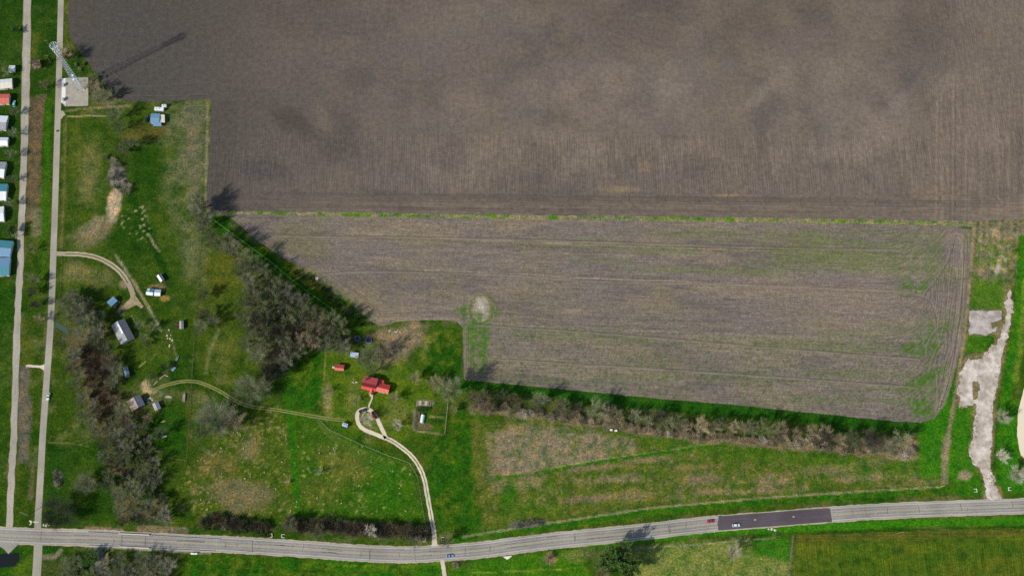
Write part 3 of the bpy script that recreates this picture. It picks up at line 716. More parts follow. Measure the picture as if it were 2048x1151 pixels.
# --- green crop field in the south-east corner
CROP = [(1592, 1070), (1800, 1062), (2090, 1056), (2090, 1200), (1580, 1200)]
crop, FX, FY = field_sheet('crop_field', CROP, .02, 1.0, land_mat('young_crop', .16, .4, .4, ((44, 74, 18), .5), True), .5)
tag(crop, 'dull green crop field with upright rows in the south east corner', kind='structure')
P = Paint(FX, FY); P.C[:] = S(70, 92, 18)
P.fill(.6 * sst(.48, .66, P.n1), S(52, 86, 16)); P.fill(.5 * sst(.5, .66, P.n2), S(90, 96, 26)); P.line([(1590, 1075), (2090, 1062)], 16, S(88, 84, 32), .7, 8, 1)
for _ in range(12): P.ell(rng.uniform(1620, 2040), rng.uniform(1095, 1150), rng.uniform(4, 9), rng.uniform(4, 8), S(36, 66, 16), .6, 0, .8, .8)
set_col(crop, P.C); set_f(crop, 'row', np.where(P.py < 1082, FY, FX) * 2 * PI / 1.7); set_f(crop, 'rowamp', np.ones(len(FX)))

# ------------------------------------------------------------------ roads
def smooth(pts, n=8):
    p = [Vector((a, b)) for a, b in pts]; out = []
    for i in range(len(p) - 1):
        a = p[max(i - 1, 0)]; b = p[i]; c = p[i + 1]; d = p[min(i + 2, len(p) - 1)]
        for k in range(n):
            t = k / n
            out.append(.5 * ((2 * b) + (c - a) * t + (2 * a - 5 * b + 4 * c - d) * t * t + (3 * b - a - 3 * c + d) * t ** 3))
    out.append(p[-1]); return out

def strip(name, pts, width, z, mat, parent=None, n=8, off=0.0, rag=0.0, wfun=None, cross=4, rngs=None):
    """ribbon along a centre line in photo pixels; width and offset in metres"""
    w = [W(q.x, q.y).xy for q in smooth(pts, n)]
    if rngs:                       # resample between two lengths
        pass
    b = MB(); L = 0.0; prev = None; rows_ = []
    for i, q in enumerate(w):
        d = (w[min(i + 1, len(w) - 1)] - w[max(i - 1, 0)]).normalized(); nrm = Vector((-d.y, d.x))
        if prev is not None: L += (q - prev).length
        prev = q
        wd = width if wfun is None else wfun(i / (len(w) - 1))
        r = []
        for k in range(cross + 1):
            t = k / cross; o = (t - .5) * wd + off
            if rag and k in (0, cross): o += random.uniform(-rag, rag)
            r.append(((q + nrm * o).to_3d() + Vector((0, 0, z)), (t, L)))
        rows_.append(r)
    for i in range(len(rows_) - 1):
        for k in range(cross):
            a, b2, c, d = rows_[i][k + 1], rows_[i][k], rows_[i + 1][k], rows_[i + 1][k + 1]
            b.quad([a[0], b2[0], c[0], d[0]], 0, [a[1], b2[1], c[1], d[1]])
    return b.build(name, mat, parent)

ASPH = road_mat('old_asphalt', (148, 144, 134), .26, None, .2)
ASPHB = road_mat('country_asphalt', (158, 152, 136), .1, ((140, 132, 104), .53), .18)
GRAVEL = road_mat('gravel', (164, 150, 128), .14, ((112, 104, 66), .56))
PALEGR = road_mat('pale_gravel', (204, 190, 166), .12, ((120, 116, 70), .58), .2)
NEWASPH = road_mat('new_asphalt', (84, 77, 80), .22, None, .14)
SHOULD = road_mat('shoulder_gravel', (166, 154, 134), .1, None, .25)
YEL = flat_mat('yellow_paint', (172, 158, 120), .8, .25, 1.5); WHT = flat_mat('white_paint', (196, 194, 190), .8, .2, 1.5)

HW = [(-90, 1065), (0, 1069), (80, 1072.5), (200, 1075.5), (300, 1081), (440, 1087), (510, 1091), (620, 1098), (700, 1104), (790, 1108), (830, 1108), (880, 1105), (960, 1099), (1060, 1086), (1120, 1079), (1250, 1066), (1400, 1049.5), (1440, 1045.5), (1550, 1037), (1660, 1028.5), (1748, 1022.5), (1900, 1016), (2048, 1011), (2140, 1008)]
SC = (W(1025, 1090) - W(1024, 1090)).length
sh = strip('road_shoulder', HW, 33 * SC, .035, SHOULD, rag=.3, n=14); tag(sh, 'pale gravel shoulder along the highway', kind='structure')
hw = strip('highway', HW, 27.5 * SC, .06, ASPH, cross=8); tag(hw, 'two lane grey asphalt highway along the bottom', kind='structure')
strip('centre_line', HW, .18, .075, YEL, hw, off=.25, cross=1); strip('centre_line', HW, .18, .075, YEL, hw, off=-.25, cross=1)
for s_ in (-1, 1): strip('edge_line', HW, .22, .075, WHT, hw, off=s_ * 11.7 * SC, cross=1)
np_ = strip('new_asphalt_patch', [(1440, 1045.5), (1500, 1040.6), (1550, 1037), (1600, 1033), (1659, 1028.6)], 28 * SC, .09, NEWASPH); tag(np_, 'dark freshly laid asphalt patch across the highway', kind='structure')
for x_, y_ in ((1510, 1038.5), (1587, 1032.5)):
    MB().box((0, 0, .02), (1.4, .9, .03)).build('lane_marker', YEL, np_, W(x_, y_) + Vector((0, 0, .09)))
DARK = flat_mat('road_crack', (88, 82, 78), .9)
for x_, y_, h_ in ((104, 1077, 3), (228, 1081, 8), (244, 1077, 17), (291, 1080.5, 17), (505, 1091, 23), (980, 1096, 10), (1150, 1076, 10), (1340, 1056, 14), (1775, 1021, 12), (1838, 1018, 13), (1922, 1014, 15), (2025, 1008, 14)):
    MB().box((0, 0, .005), (.35, h_ * SC, .01)).build('crack', DARK, hw, W(x_, y_) + Vector((0, 0, .072)), rz=random.uniform(-.1, .1))

LR = [(123, -40), (121.8, 0), (118, 150), (113.4, 300), (109.5, 430), (107, 500), (104.3, 580), (101, 650), (97, 710), (86.5, 855), (81.8, 940), (76, 1040), (76, 1066)]
lr = strip('country_road', LR, 4.4, .05, ASPHB, wfun=lambda t: 4.3 if t < .97 else 4.3 + (t - .97) * 120); tag(lr, 'narrow grey country road running up the left side', kind='structure')
lr2 = strip('country_road', [(76, 1078), (76, 1100), (73, 1151), (71, 1190)], 5.4, .045, ASPHB); tag(lr2, 'short grey road leading south from the crossroads', kind='structure')
FLR = [(56, -40), (54.7, 0), (52, 150), (48.2, 300), (43.7, 430), (38, 580), (34.5, 650), (28, 860), (23.5, 940), (18.3, 1055), (18, 1068)]
fl = strip('gravel_road', FLR, 4.6, .05, road_mat('worn_concrete', (160, 154, 138), .2, ((124, 112, 84), .5), .25), rag=.4, wfun=lambda t: 4.6 + 1.6 * max(0, math.sin(t * 9)) * (t < .35)); tag(fl, 'old pale gravel road at the far left edge', kind='structure')
jn = strip('crossroads', [(-20, 1075), (10, 1080), (28, 1096)], 9, .052, ASPH); tag(jn, 'worn asphalt widening at the far left crossroads', kind='structure')
RUT = road_mat('wet_rut', (94, 85, 77), .1, None, .3); RUTP = road_mat('dry_rut', (126, 115, 100), .1, None, .35)
for k, pts in enumerate(([(1908, 468), (1900, 500), (1888, 530), (1868, 560), (1846, 588)], [(1800, 592), (1840, 594), (1860, 606), (1870, 628), (1872, 650)], [(1856, 716), (1858, 690), (1872, 664), (1886, 656), (1896, 664), (1894, 690)], [(1922, 560), (1918, 620), (1908, 680), (1894, 730)], [(1913, 580), (1908, 640), (1898, 690), (1884, 720)], [(1862, 730), (1876, 700), (1890, 680)], [(1872, 740), (1874, 790), (1870, 820)], [(1928, 480), (1926, 560), (1916, 660), (1898, 760), (1880, 815)])):
    strip('tractor_rut', pts, .55, .035, RUT if k % 3 else RUTP, stub, rag=.12, cross=2); strip('tractor_rut', pts, .5, .036, RUTP if k % 3 else RUT, stub, rag=.12, cross=2, off=1.6)
for pts in ([(250, 190), (330, 192), (424, 188)], [(208, 128), (240, 158), (268, 171), (330, 170), (424, 164)], [(500, 390), (1100, 394), (1960, 402)], [(460, 400), (1100, 405), (1960, 413)]):
    strip('tractor_rut', pts, .5, .035, RUT, plough, rag=.15, cross=2)
for pts in ([(645, 546), (760, 541), (1000, 548), (1200, 560), (1500, 568), (1830, 582)], [(950, 648), (1200, 664), (1500, 690), (1840, 716)], [(980, 715), (1300, 735), (1600, 755), (1830, 772)], [(560, 470), (1000, 476), (1500, 492), (1800, 498)]):
    strip('tractor_rut', pts, .5, .035, RUT, stub, rag=.12, cross=2); strip('tractor_rut', [(a, b_ + 3) for a, b_ in pts], .7, .036, RUTP, stub, rag=.2, cross=2)
for x_, y_ in ((1258, 396), (1330, 398), (1398, 402), (1455, 396), (1530, 400), (1600, 404), (1660, 398), (1690, 404), (1750, 404), (1830, 404), (1880, 398), (1910, 408)):
    for k in range(2):
        r_ = 9 + 4 * k
        strip('tractor_rut', [(x_ + r_ * (1 - math.sin(t)), y_ - r_ * math.cos(t)) for t in (0, .5, 1.0, 1.57, 2.1, 2.6)], .3, .034, RUT, plough, n=3, rag=.06, cross=1)
WHEEL = road_mat('wheel_path', (134, 130, 122), .2, None, .25); TAR = road_mat('tar_seam', (100, 96, 92), .1, None, .3)
for off in (-2.9, -1.3, 1.3, 2.9): strip('wheel_path', HW, .75, .066, WHEEL, hw, off=off, rag=.04, cross=2)
for k in range(34):
    i_ = random.uniform(0, 1); a_ = random.randint(2, len(HW) - 3); p0, p1 = HW[a_], HW[a_ + 1]; L0 = math.dist(p0, p1); t0 = random.random() * .6; t1 = t0 + min(.4, random.uniform(20, 90) / L0)
    f_ = lambda t: (p0[0] + (p1[0] - p0[0]) * t, p0[1] + (p1[1] - p0[1]) * t)
    strip('tar_seam', [f_(t0), f_((t0 + t1) / 2), f_(t1)], random.uniform(.18, .4), .07, TAR, hw, n=5, off=random.choice([-3.2, -1.0, .6, 1.6, 3.0]) + random.uniform(-.3, .3), rag=.12, cross=1)
for k in range(22):
    a_ = random.randint(2, len(HW) - 3); p0, p1 = HW[a_], HW[a_ + 1]; t0 = random.random(); x_ = p0[0] + (p1[0] - p0[0]) * t0; y_ = p0[1] + (p1[1] - p0[1]) * t0
    if 1430 < x_ < 1670: continue
    h_ = random.uniform(2.5, 8); MB().box((0, 0, .004), (random.uniform(.15, .3), h_, .008)).build('crack', DARK, hw, W(x_, y_) + Vector((0, random.uniform(-1, 1), .074)), rz=random.uniform(-.2, .2))
def drive(pts, w_, label, mat=GRAVEL, z=.04, rag=.15, wf=None, name='driveway'):
    o = strip(name, pts, w_, z, mat, rag=rag, wfun=wf); return tag(o, label, kind='structure')
drive([(107, 507), (114, 507), (130, 507.5), (156, 508), (188, 513), (216, 525), (240, 543), (258, 569), (266, 590)], 3.6, 'curved gravel farm driveway off the country road', wf=lambda t: 3.4 + max(0, .1 - t) * 60)
drive([(772, 876), (749, 867), (728, 858), (718, 848), (714, 834), (717, 823), (726, 818), (737, 818), (747, 825.5), (753, 834), (762, 853), (769, 868), (772, 876)], 2.6, 'pale gravel turning loop before the red roofed house', PALEGR, .045)
drive([(771, 875), (784, 881), (799, 891), (821, 909), (838, 932), (849, 959), (855, 992), (862, 1030), (868, 1063), (869, 1086), (869, 1094)], 2.9, 'long curved pale driveway from highway to red roofed house', PALEGR, .04, wf=lambda t: 2.9 + max(0, t - .86) * 18)
drive([(884, 1114), (885, 1124), (889, 1151), (892, 1190)], 2.6, 'short pale gravel drive south of the highway', PALEGR, .04)
drive([(118, 236), (122, 229), (128, 225)], 4.5, 'gravel apron off the country road near the mast', GRAVEL, .042)
drive([(52, 731), (70, 732), (82, 733), (90, 734)], 2.2, 'short pale track linking gravel road and country road', PALEGR, .043, wf=lambda t: 1.6 + max(0, t - .6) * 9)
drive([(743, 789), (744, 795), (742, 801), (739, 808), (737, 814)], 1.0, 'narrow pale footpath to the red roofed house', PALEGR, .043, .05, name='footpath')

TRK = road_mat('trodden_track', (128, 126, 76), .2, None, .3); GSTR = road_mat('grass_between_ruts', (96, 100, 52), .1, None, .35); MOWL = road_mat('mower_line', (86, 102, 40), .1, None, .35); MOWN = road_mat('mown_line', (92, 124, 40), .1, None, .3)
TP = [(305, 781), (330, 770), (360, 763), (386, 762), (410, 768), (440, 782), (470, 800), (500, 812), (560, 820), (640, 834), (690, 840)]
for off, lab in ((.75, 'upper wheel rut of the grass track across the pasture'), (-.75, 'lower wheel rut of the grass track across the pasture')):
    tag(strip('farm_track', TP, .7, .03, TRK, off=off, rag=.12, cross=2), lab, kind='structure')
tag(strip('mown_path', [(412, 428), (470, 471), (540, 522), (600, 571), (664, 617)], .5, .03, MOWN, rag=.1, cross=2), 'thin light green line along the strip by the wood', kind='structure')
for k in range(6):
    tag(strip('mown_line', [(630 + k * 3, 838 + k * 5), (700 + k, 888 + k * 5), (790 - k * 4, 924 + k * 4)], .35, .03, MOWL, rag=.08, cross=2), 'thin mower line across the driveway pasture', 'mower line', 'mower lines in the pasture', 'structure')
for pts, z, w_ in (([(130, 507.5), (156, 508), (188, 513), (216, 525), (240, 543), (256, 566)], .052, .8), ([(771, 875), (784, 881), (799, 891), (821, 909), (838, 932), (849, 959), (855, 992), (862, 1030), (866, 1055)], .052, .55)):
    tag(strip('grass_strip', pts, w_, z, GSTR, rag=.15, cross=2), 'thin grass strip between the ruts of a gravel drive', kind='structure')
def pad(name, pts, mat, z, label, rag=.3, hole=None, step=.5):
    o, X, Y = field_sheet(name, pts, z, step, mat, rag, hole, 3.5); tag(o, label, kind='structure'); return o
CONC = flat_mat('pale_concrete', (202, 191, 178), .9, .28, .35, bump=.3, hue2=(166, 154, 138))
CONC2 = flat_mat('grey_concrete', (184, 174, 166), .9, .14, .6, hue2=(150, 140, 130))
PADM = flat_mat('pad_gravel', (166, 160, 144), .9, .1, .6, hue2=(152, 146, 130))
DIRT = flat_mat('bare_dirt', (166, 146, 114), .95, .2, .8, hue2=(132, 116, 84))
pad('gravel_yard', [(262, 588), (270, 588), (287, 612), (282, 616), (272, 610), (262, 614), (250, 620), (240, 628), (233, 624), (241, 612), (252, 604), (259, 598)], DIRT, .044, 'bare dirt yard at the end of the farm driveway', .6)
pad('concrete_drive', [(2020, 578), (2027, 611), (2022, 651), (2012, 687), (2002, 720), (1994, 775), (1986, 810), (1985, 886), (1981, 936), (1993, 969), (2004, 996), (1973, 998), (1965, 949), (1950, 929), (1935, 902), (1947, 876), (1950, 836), (1956, 803), (1950, 802), (1933, 817), (1918, 813), (1916, 780), (1923, 737), (1936, 714), (1946, 722), (1963, 715), (1979, 694), (1992, 687), (2002, 674), (2010, 648), (2010, 611)], CONC, .04, 'broken pale concrete drive on the right side', 2.2, [(1946, 762), (1957, 762), (1957, 797), (1947, 799), (1944, 780)])
pad('concrete_slab', [(1941, 621), (2002, 621), (2004, 638), (1981, 644), (1986, 656), (1994, 652), (1992, 661), (1979, 669), (1938, 669), (1938, 644)], CONC2, .04, 'grey square concrete slab in weeds at the right', 1.6)
pad('concrete_yard', [(2048, 775), (2036, 820), (2034, 869), (2041, 909), (2050, 918), (2110, 918), (2110, 775)], flat_mat('cream_concrete', (222, 206, 180), .9, .1), .04, 'cream concrete yard cut by the right edge', .4)
pad('mast_compound', [(131, 156), (176.5, 155), (176.5, 211.5), (131.5, 213)], PADM, .04, 'grey gravel compound under the lattice mast', .15)
pad('mast_strip', [(122.5, 157), (131, 157), (131, 213), (122, 205)], flat_mat('white_gravel', (226, 220, 214), .9, .1), .045, 'white gravel strip beside the mast compound', .3)
pad('culvert_apron', [(1005, 1112), (1026, 1110), (1018, 1116), (1014, 1118)], flat_mat('white_rock', (226, 214, 204), .9, .2, 3), .042, 'small white stone apron below the highway edge', .2)
DARKA = flat_mat('dark_asphalt_edge', (84, 77, 80), .9, .12, 1.5)
pad('asphalt_patch_edge', [(1436, 1032), (1446, 1031), (1446, 1059), (1436, 1060)], DARKA, .086, 'ragged left end of the dark asphalt patch', 1.2); pad('asphalt_patch_edge', [(1654, 1015.5), (1662, 1015), (1662, 1042), (1654, 1042.5)], DARKA, .086, 'ragged right end of the dark asphalt patch', 1.0)
WATER, ntw, bw = new_mat('creek_water'); bw.inputs['Base Color'].default_value = (*S(66, 84, 74), 1); bw.inputs['Roughness'].default_value = .25
BLOT, ntm, bm_ = new_mat('dark_gloss'); bm_.inputs['Base Color'].default_value = (*S(10, 11, 10), 1); bm_.inputs['Roughness'].default_value = .3
pad('creek', [(111, 640), (118, 646), (130, 652), (138, 662), (137, 668), (128, 664), (118, 658), (111, 652)], WATER, .03, 'murky teal creek pool beside the country road', .3)
pad('blotch', [(-40, 1112), (10, 1106), (38, 1104), (38, 1120), (30, 1130), (8, 1134), (-40, 1134)], BLOT, .03, 'black blotch at the bottom left corner', .4)  # glossy near-black sheet in the bottom left corner

# ------------------------------------------------------------------ trees
def twig_mat(name, col, col2):
    return flat_mat(name, col, .9, .25, 1.2, .1, objvar=.28, hue2=col2)
BARK = flat_mat('bark', (104, 98, 84), .95, .2, 2, .1)
TW_GREY = twig_mat('grey_twigs', (134, 133, 112), (96, 106, 72))
TW_TAN = twig_mat('tan_twigs', (168, 150, 122), (140, 126, 100))
TW_BROWN = twig_mat('brown_twigs', (118, 102, 78), (96, 88, 70))
TW_DARK = twig_mat('dark_twigs', (86, 80, 72), (70, 66, 56))
TW_PALE = twig_mat('pale_twigs', (196, 186, 170), (178, 168, 150))
LF_OLIVE = twig_mat('olive_buds', (122, 132, 74), (104, 118, 58))
LF_GREEN = twig_mat('green_leaves', (52, 88, 34), (66, 96, 40))

def leaf_tri(b, p, d, L, w, r):
    d = d.normalized(); a = d.cross(Vector((r.uniform(-1, 1), r.uniform(-1, 1), r.uniform(-1, 1))))
    if a.length < 1e-3: a = d.orthogonal()
    a = a.normalized() * w * .5
    b.quad([p - a, p + a, p + d * L + a * .25, p + d * L - a * .25])

def make_tree(seed, R, H, kind):
    r = random.Random(seed); tb = MB(); cb = MB()
    top = H * .42
    lean = Vector((r.uniform(-.06, .06) * H, r.uniform(-.06, .06) * H, top))
    r0 = .028 * H; tb.tube((0, 0, -.1), lean * .5, r0, r0 * .8, 6, cap=False); tb.tube(lean * .5, lean, r0 * .8, r0 * .6, 6)
    nl = r.randint(7, 10) if R < 6 else 20
    tips = []
    for i in range(nl):
        ang = 2 * PI * i / nl + r.uniform(-.35, .35)
        st = lean * r.uniform(.5, 1.0) if i else lean
        reach = R * r.uniform(.6, 1.0) * (.35 if i == 0 else 1)
        end = Vector((math.cos(ang) * reach, math.sin(ang) * reach, H * (r.uniform(.62, .92) if i else 1.0)))
        prev = st; n = 4
        for k in range(1, n + 1):
            t = k / n
            q = st.lerp(end, t); q.z += .12 * H * math.sin(t * PI) * r.uniform(.4, 1); q += Vector((r.uniform(-1, 1), r.uniform(-1, 1), r.uniform(-1, 1))) * R * .07
            rad = r0 * .5 * (1 - .8 * t) + .03
            tb.tube(prev, q, r0 * .5 * (1 - .8 * (t - 1 / n)) + .03, rad, 4, cap=False)
            # side branches
            for s_ in range(3 if k > 1 else 1):
                dd = (q - st).normalized() + Vector((r.uniform(-1, 1), r.uniform(-1, 1), r.uniform(-.2, .9))) * 1.0
                dd.normalize(); Lb = R * r.uniform(.25, .6)
                e = q + dd * Lb
                cb.tube(q, e, .05, .02, 3, cap=False)
                tips.append((q, e, dd))
            prev = q
        tips.append((st.lerp(end, .7), end, (end - st).normalized()))
    dens = {'bare': 36, 'fine': 50, 'olive': 36, 'green': 16, 'pale': 24}[kind]
    for (q, e, dd) in tips:
        for _ in range(dens):
            t = r.uniform(.25, 1.05); p = q.lerp(e, t)
            d = dd * .9 + Vector((p.x, p.y, 0)) / R * .5 + Vector((r.uniform(-1, 1), r.uniform(-1, 1), r.uniform(-.4, .9))) * .75
            p = p + Vector((r.gauss(0, 1), r.gauss(0, 1), r.gauss(0, .7))) * R * .09
            leaf_tri(cb, p, d, R * r.uniform(.16, .5), r.uniform(.016, .04), r)
        if kind in ('olive', 'green'):
            for _ in range(14 if kind == 'olive' else 34):
                p = q.lerp(e, r.uniform(.2, 1.2)) + Vector((r.uniform(-1, 1), r.uniform(-1, 1), r.uniform(-1, 1))) * R * .12
                leaf_tri(cb, p, Vector((r.uniform(-1, 1), r.uniform(-1, 1), r.uniform(-.4, .6))), *((r.uniform(.15, .32), r.uniform(.12, .25)) if kind == 'olive' else (r.uniform(.3, .55), r.uniform(.22, .42))), r)
                cb.mi[-1] = 1
    return tb, cb

PROTO = {}
def proto(key, seed, R, H, kind, tw, lf):
    tb, cb = make_tree(seed, R, H, kind)
    PROTO[key] = (tb.mesh(key + '_trunk', BARK), cb.mesh(key + '_crown', [tw, lf]), R)
for i in range(3):
    proto('grey%d' % i, 10 + i, 4.2, 9.5 + i, 'bare', TW_GREY, LF_OLIVE)
    proto('fine%d' % i, 30 + i, 4.0, 9.0, 'fine', TW_GREY, LF_OLIVE)
for i in range(2):
    proto('tan%d' % i, 50 + i, 3.8, 8.5, 'bare', TW_TAN, LF_OLIVE)
    proto('brown%d' % i, 60 + i, 3.8, 8.5, 'fine', TW_BROWN, LF_OLIVE)
    proto('olive%d' % i, 70 + i, 4.0, 9, 'olive', TW_GREY, LF_OLIVE)
    proto('pale%d' % i, 80 + i, 3.6, 8, 'pale', TW_PALE, LF_OLIVE)
    proto('green%d' % i, 90 + i, 3.6, 7, 'green', TW_BROWN, LF_GREEN)
    proto('dark%d' % i, 95 + i, 3.6, 8, 'fine', TW_DARK, LF_OLIVE)

proto('dark2', 301, 8.2, 10, 'fine', TW_DARK, LF_OLIVE); proto('fine3', 302, 8.5, 10.5, 'fine', TW_GREY, LF_OLIVE); proto('olive2', 303, 7.2, 9.5, 'olive', TW_GREY, LF_OLIVE)
def shrub_mesh(seed, R, H, tw, n=900, leaf=0, lf=LF_GREEN):
    r = random.Random(seed); sb = MB(); fb = MB()
    for i in range(10):
        a = r.uniform(0, 2 * PI); e = Vector((math.cos(a) * R * r.uniform(.4, .8), math.sin(a) * R * r.uniform(.4, .8), H * r.uniform(.6, .95)))
        s0 = Vector((math.cos(a) * .15, math.sin(a) * .15, -.05)); m_ = s0.lerp(e, .5) + Vector((0, 0, .12 * H))
        sb.tube(s0, m_, .05, .04, 3, cap=False); sb.tube(m_, e, .04, .02, 3, cap=False)
        for k in range(n // 10):
            p = (s0.lerp(m_, r.random()) if r.random() < .35 else m_.lerp(e, r.random())) + Vector((r.uniform(-1, 1), r.uniform(-1, 1), r.uniform(-.4, .4))) * R * .3
            if p.z < .1: p.z = .1
            d = Vector((p.x, p.y, H * .6)).normalized() + Vector((r.uniform(-1, 1), r.uniform(-1, 1), r.uniform(-.3, 1)))
            leaf_tri(fb, p, d, R * r.uniform(.25, .6), r.uniform(.022, .05), r)
            if leaf and r.random() < leaf:
                leaf_tri(fb, p, d, .45, .35, r); fb.mi[-1] = 1
    return sb.mesh('shrub_stem', BARK), fb.mesh('shrub_twigs', [tw, lf]), R
SHRUB = {}
for i in range(2):
    SHRUB['tan%d' % i] = shrub_mesh(200 + i, 2.2, 2.4, TW_TAN); SHRUB['grey%d' % i] = shrub_mesh(210 + i, 2.2, 2.4, TW_GREY)
    SHRUB['dark%d' % i] = shrub_mesh(220 + i, 2.3, 2.8, TW_DARK, 1300); SHRUB['brown%d' % i] = shrub_mesh(230 + i, 2.2, 2.6, TW_BROWN, 1200)
    SHRUB['green%d' % i] = shrub_mesh(240 + i, 2.2, 2.4, TW_BROWN, 420, .8)
    SHRUB['pale%d' % i] = shrub_mesh(250 + i, 2.0, 1.8, TW_PALE, 900)

def plant(px, py, key, rpx, label, group=None, hs=1.0, cat='tree', name='tree', table=None):
    """rpx: crown radius in photo pixels at that spot; py/px: the crown's middle as seen"""
    t = table or PROTO
    tm, cm, R = t[key]
    spx = (W(px + 1, py) - W(px, py)).length
    sc = rpx * spx / R
    H = (9 if t is PROTO else 2.5) * sc * hs
    if R > 6: H *= 1.1
    loc = W(px, py, H * .55); loc.z = 0
    look = {'grey': 'open grey', 'fine': 'dense twiggy grey', 'tan': 'tan', 'brown': 'brown', 'olive': 'olive budding', 'pale': 'pale', 'green': 'green leafy', 'dark': 'dark'}[key[:-1]]
    o = thing(name, loc, label.replace('*', look), cat, group, random.uniform(0, 2 * PI))
    o.scale = (sc * random.uniform(.9, 1.1), sc * random.uniform(.9, 1.1), sc * hs * random.uniform(.9, 1.1))
    link('trunk' if t is PROTO else 'stem', tm, o); link('crown' if t is PROTO else 'twigs', cm, o)
    return o

def inside(pts, x, y):
    return poly_sd(np.array([x], float), np.array([y], float), pts)[0] < 0

def scatter(pts, n, mind, rs):
    p = np.asarray(pts, float); out = []; tries = 0
    while len(out) < n and tries < n * 60:
        tries += 1
        x = rs.uniform(p[:, 0].min(), p[:, 0].max()); y = rs.uniform(p[:, 1].min(), p[:, 1].max())
        if not inside(pts, x, y): continue
        if any((x - a) ** 2 + (y - b) ** 2 < mind * mind for a, b in out): continue
        out.append((x, y))
    return sorted(out, key=lambda t: t[1])

rs = random.Random(3)
pick = lambda ks: rs.choice(ks) 
GREYS = ['grey0', 'grey1', 'grey2', 'fine0', 'fine1', 'fine2']; TANS = ['tan0', 'tan1']; BRNS = ['brown0', 'brown1']; OLV = ['olive0', 'olive1']; DRK = ['dark0', 'dark1']; PAL = ['pale0', 'pale1']; GRN = ['green0', 'green1']
# creekside wood (left)
L1 = '* tree in the creekside wood left of the farmyard'
for x, y in scatter(CREEKWOOD, 92, 17, rs):
    if y < 700 and x < 150 and y > 640: continue
    mid = inside([(150, 690), (200, 680), (222, 740), (225, 820), (212, 850), (185, 800)], x, y)
    if mid or math.hypot(x - 278, y - 803) < 34: continue
    ks = GREYS + OLV if y < 700 else (GREYS + OLV * 2 + DRK + GRN if y > 860 else GREYS + OLV + BRNS)
    plant(x, y, pick(ks), rs.uniform(9, 15), L1, 'trees of the creekside wood', .85)
for x, y in scatter([(150, 690), (200, 680), (222, 740), (225, 820), (212, 850), (185, 800)], 34, 9, rs):
    plant(x, y, pick(['brown0', 'brown1', 'dark0']), rs.uniform(7, 11), '* shrub in the middle of the creekside wood', 'brown shrubs in the creekside wood', 1.1, 'shrub', 'shrub', SHRUB)
# wood beside the middle field
for x, y in scatter(WOOD, 84, 17, rs):
    if math.hypot(x - 728, y - 682) < 36: continue
    ks = GREYS + OLV if x < 600 else GREYS + TANS + OLV
    if y > 640 and x < 600: ks = OLV * 3 + GREYS[3:] + DRK
    plant(x, y, pick(ks), rs.uniform(10, 16), '* tree in the wood along the stubble field', 'trees of the wood by the stubble field', 1.25)
for x, y in ((668, 672), (655, 650), (640, 640), (690, 700), (772, 700), (672, 692), (684, 650)):
    plant(x, y, pick(TANS + ['grey0', 'olive0']), rs.uniform(10, 14), '* tree around the round trampolines', 'trees near the trampolines')
# hedgerow
def along(pl, n, jx, jy, dy=0):
    L = sum(math.dist(pl[i], pl[i + 1]) for i in range(len(pl) - 1)); out = []
    for k in range(n):
        s_ = L * (k + .5) / n
        for i in range(len(pl) - 1):
            d = math.dist(pl[i], pl[i + 1])
            if s_ <= d or i == len(pl) - 2:
                t = s_ / d; out.append((pl[i][0] + (pl[i + 1][0] - pl[i][0]) * t + rs.uniform(-jx, jx), pl[i][1] + (pl[i + 1][1] - pl[i][1]) * t + dy + rs.uniform(-jy, jy))); break
            s_ -= d
    return out
for x, y in along(HED, 40, 14, 9, -6):
    plant(x, y, pick(['grey0', 'grey1', 'tan0', 'tan1', 'dark0', 'brown0', 'olive1', 'fine1']), rs.uniform(9, 18), '* tree in the long hedgerow south of the stubble field', 'trees of the long hedgerow', 1.05)
for x, y in along(HED, 110, 8, 8, 14):
    plant(x, y, pick(['tan0', 'tan1', 'tan0', 'grey0', 'grey1', 'pale0']), rs.uniform(7, 12), '* brush at the foot of the long hedgerow', 'brush of the long hedgerow', 1, 'shrub', 'shrub', SHRUB)
# roadside thickets
for x, y in along([(405, 1040), (470, 1044), (540, 1052)], 26, 4, 6):
    plant(x, y, pick(['dark0', 'dark1', 'brown0', 'green0']), rs.uniform(9, 12), '* bare shrub in the short thicket north of the highway', 'shrubs of the short roadside thicket', 1, 'shrub', 'shrub', SHRUB)
for x, y in along([(575, 1048), (700, 1056), (850, 1064)], 84, 4, 10):
    plant(x, y, pick(['dark0', 'dark1', 'brown0', 'brown1', 'grey0']), rs.uniform(9, 13), '* bare shrub in the long thicket beside the driveway mouth', 'shrubs of the long roadside thicket', 1.1, 'shrub', 'shrub', SHRUB)
for x, y in along([(400, 1055), (470, 1060), (540, 1066)], 18, 6, 4):
    plant(x, y, pick(['green0', 'grey0', 'green1']), rs.uniform(5, 8), '* shrub on the verge below the short thicket', 'verge shrubs', .8, 'shrub', 'shrub', SHRUB)
for x, y, lab in ((582, 1050, 'tall bare grey tree at the left end of the long roadside thicket'), (640, 1062, 'bare tree leaning over the highway edge from the thicket'), (740, 1062, 'bare tree midway along the long roadside thicket'), (833, 1082, 'bare tree over the highway left of the driveway mouth'), (892, 1082, 'bare tree over the highway right of the driveway mouth'), (330, 1030, 'bare tree at the wood corner above the highway guardrail')):
    plant(x, y, pick(['grey0', 'grey1', 'pale0']), 13, lab)
# south-west corner trees
for x, y in scatter([(118, 1118), (180, 1112), (345, 1118), (352, 1150), (330, 1175), (120, 1175), (110, 1140)], 26, 15, rs):
    plant(x, y, pick(GREYS + ['dark0', 'olive0', 'green0', 'tan0']), rs.uniform(11, 16), '* tree in the clump south of the highway bridge', 'trees south of the highway bridge', .6)
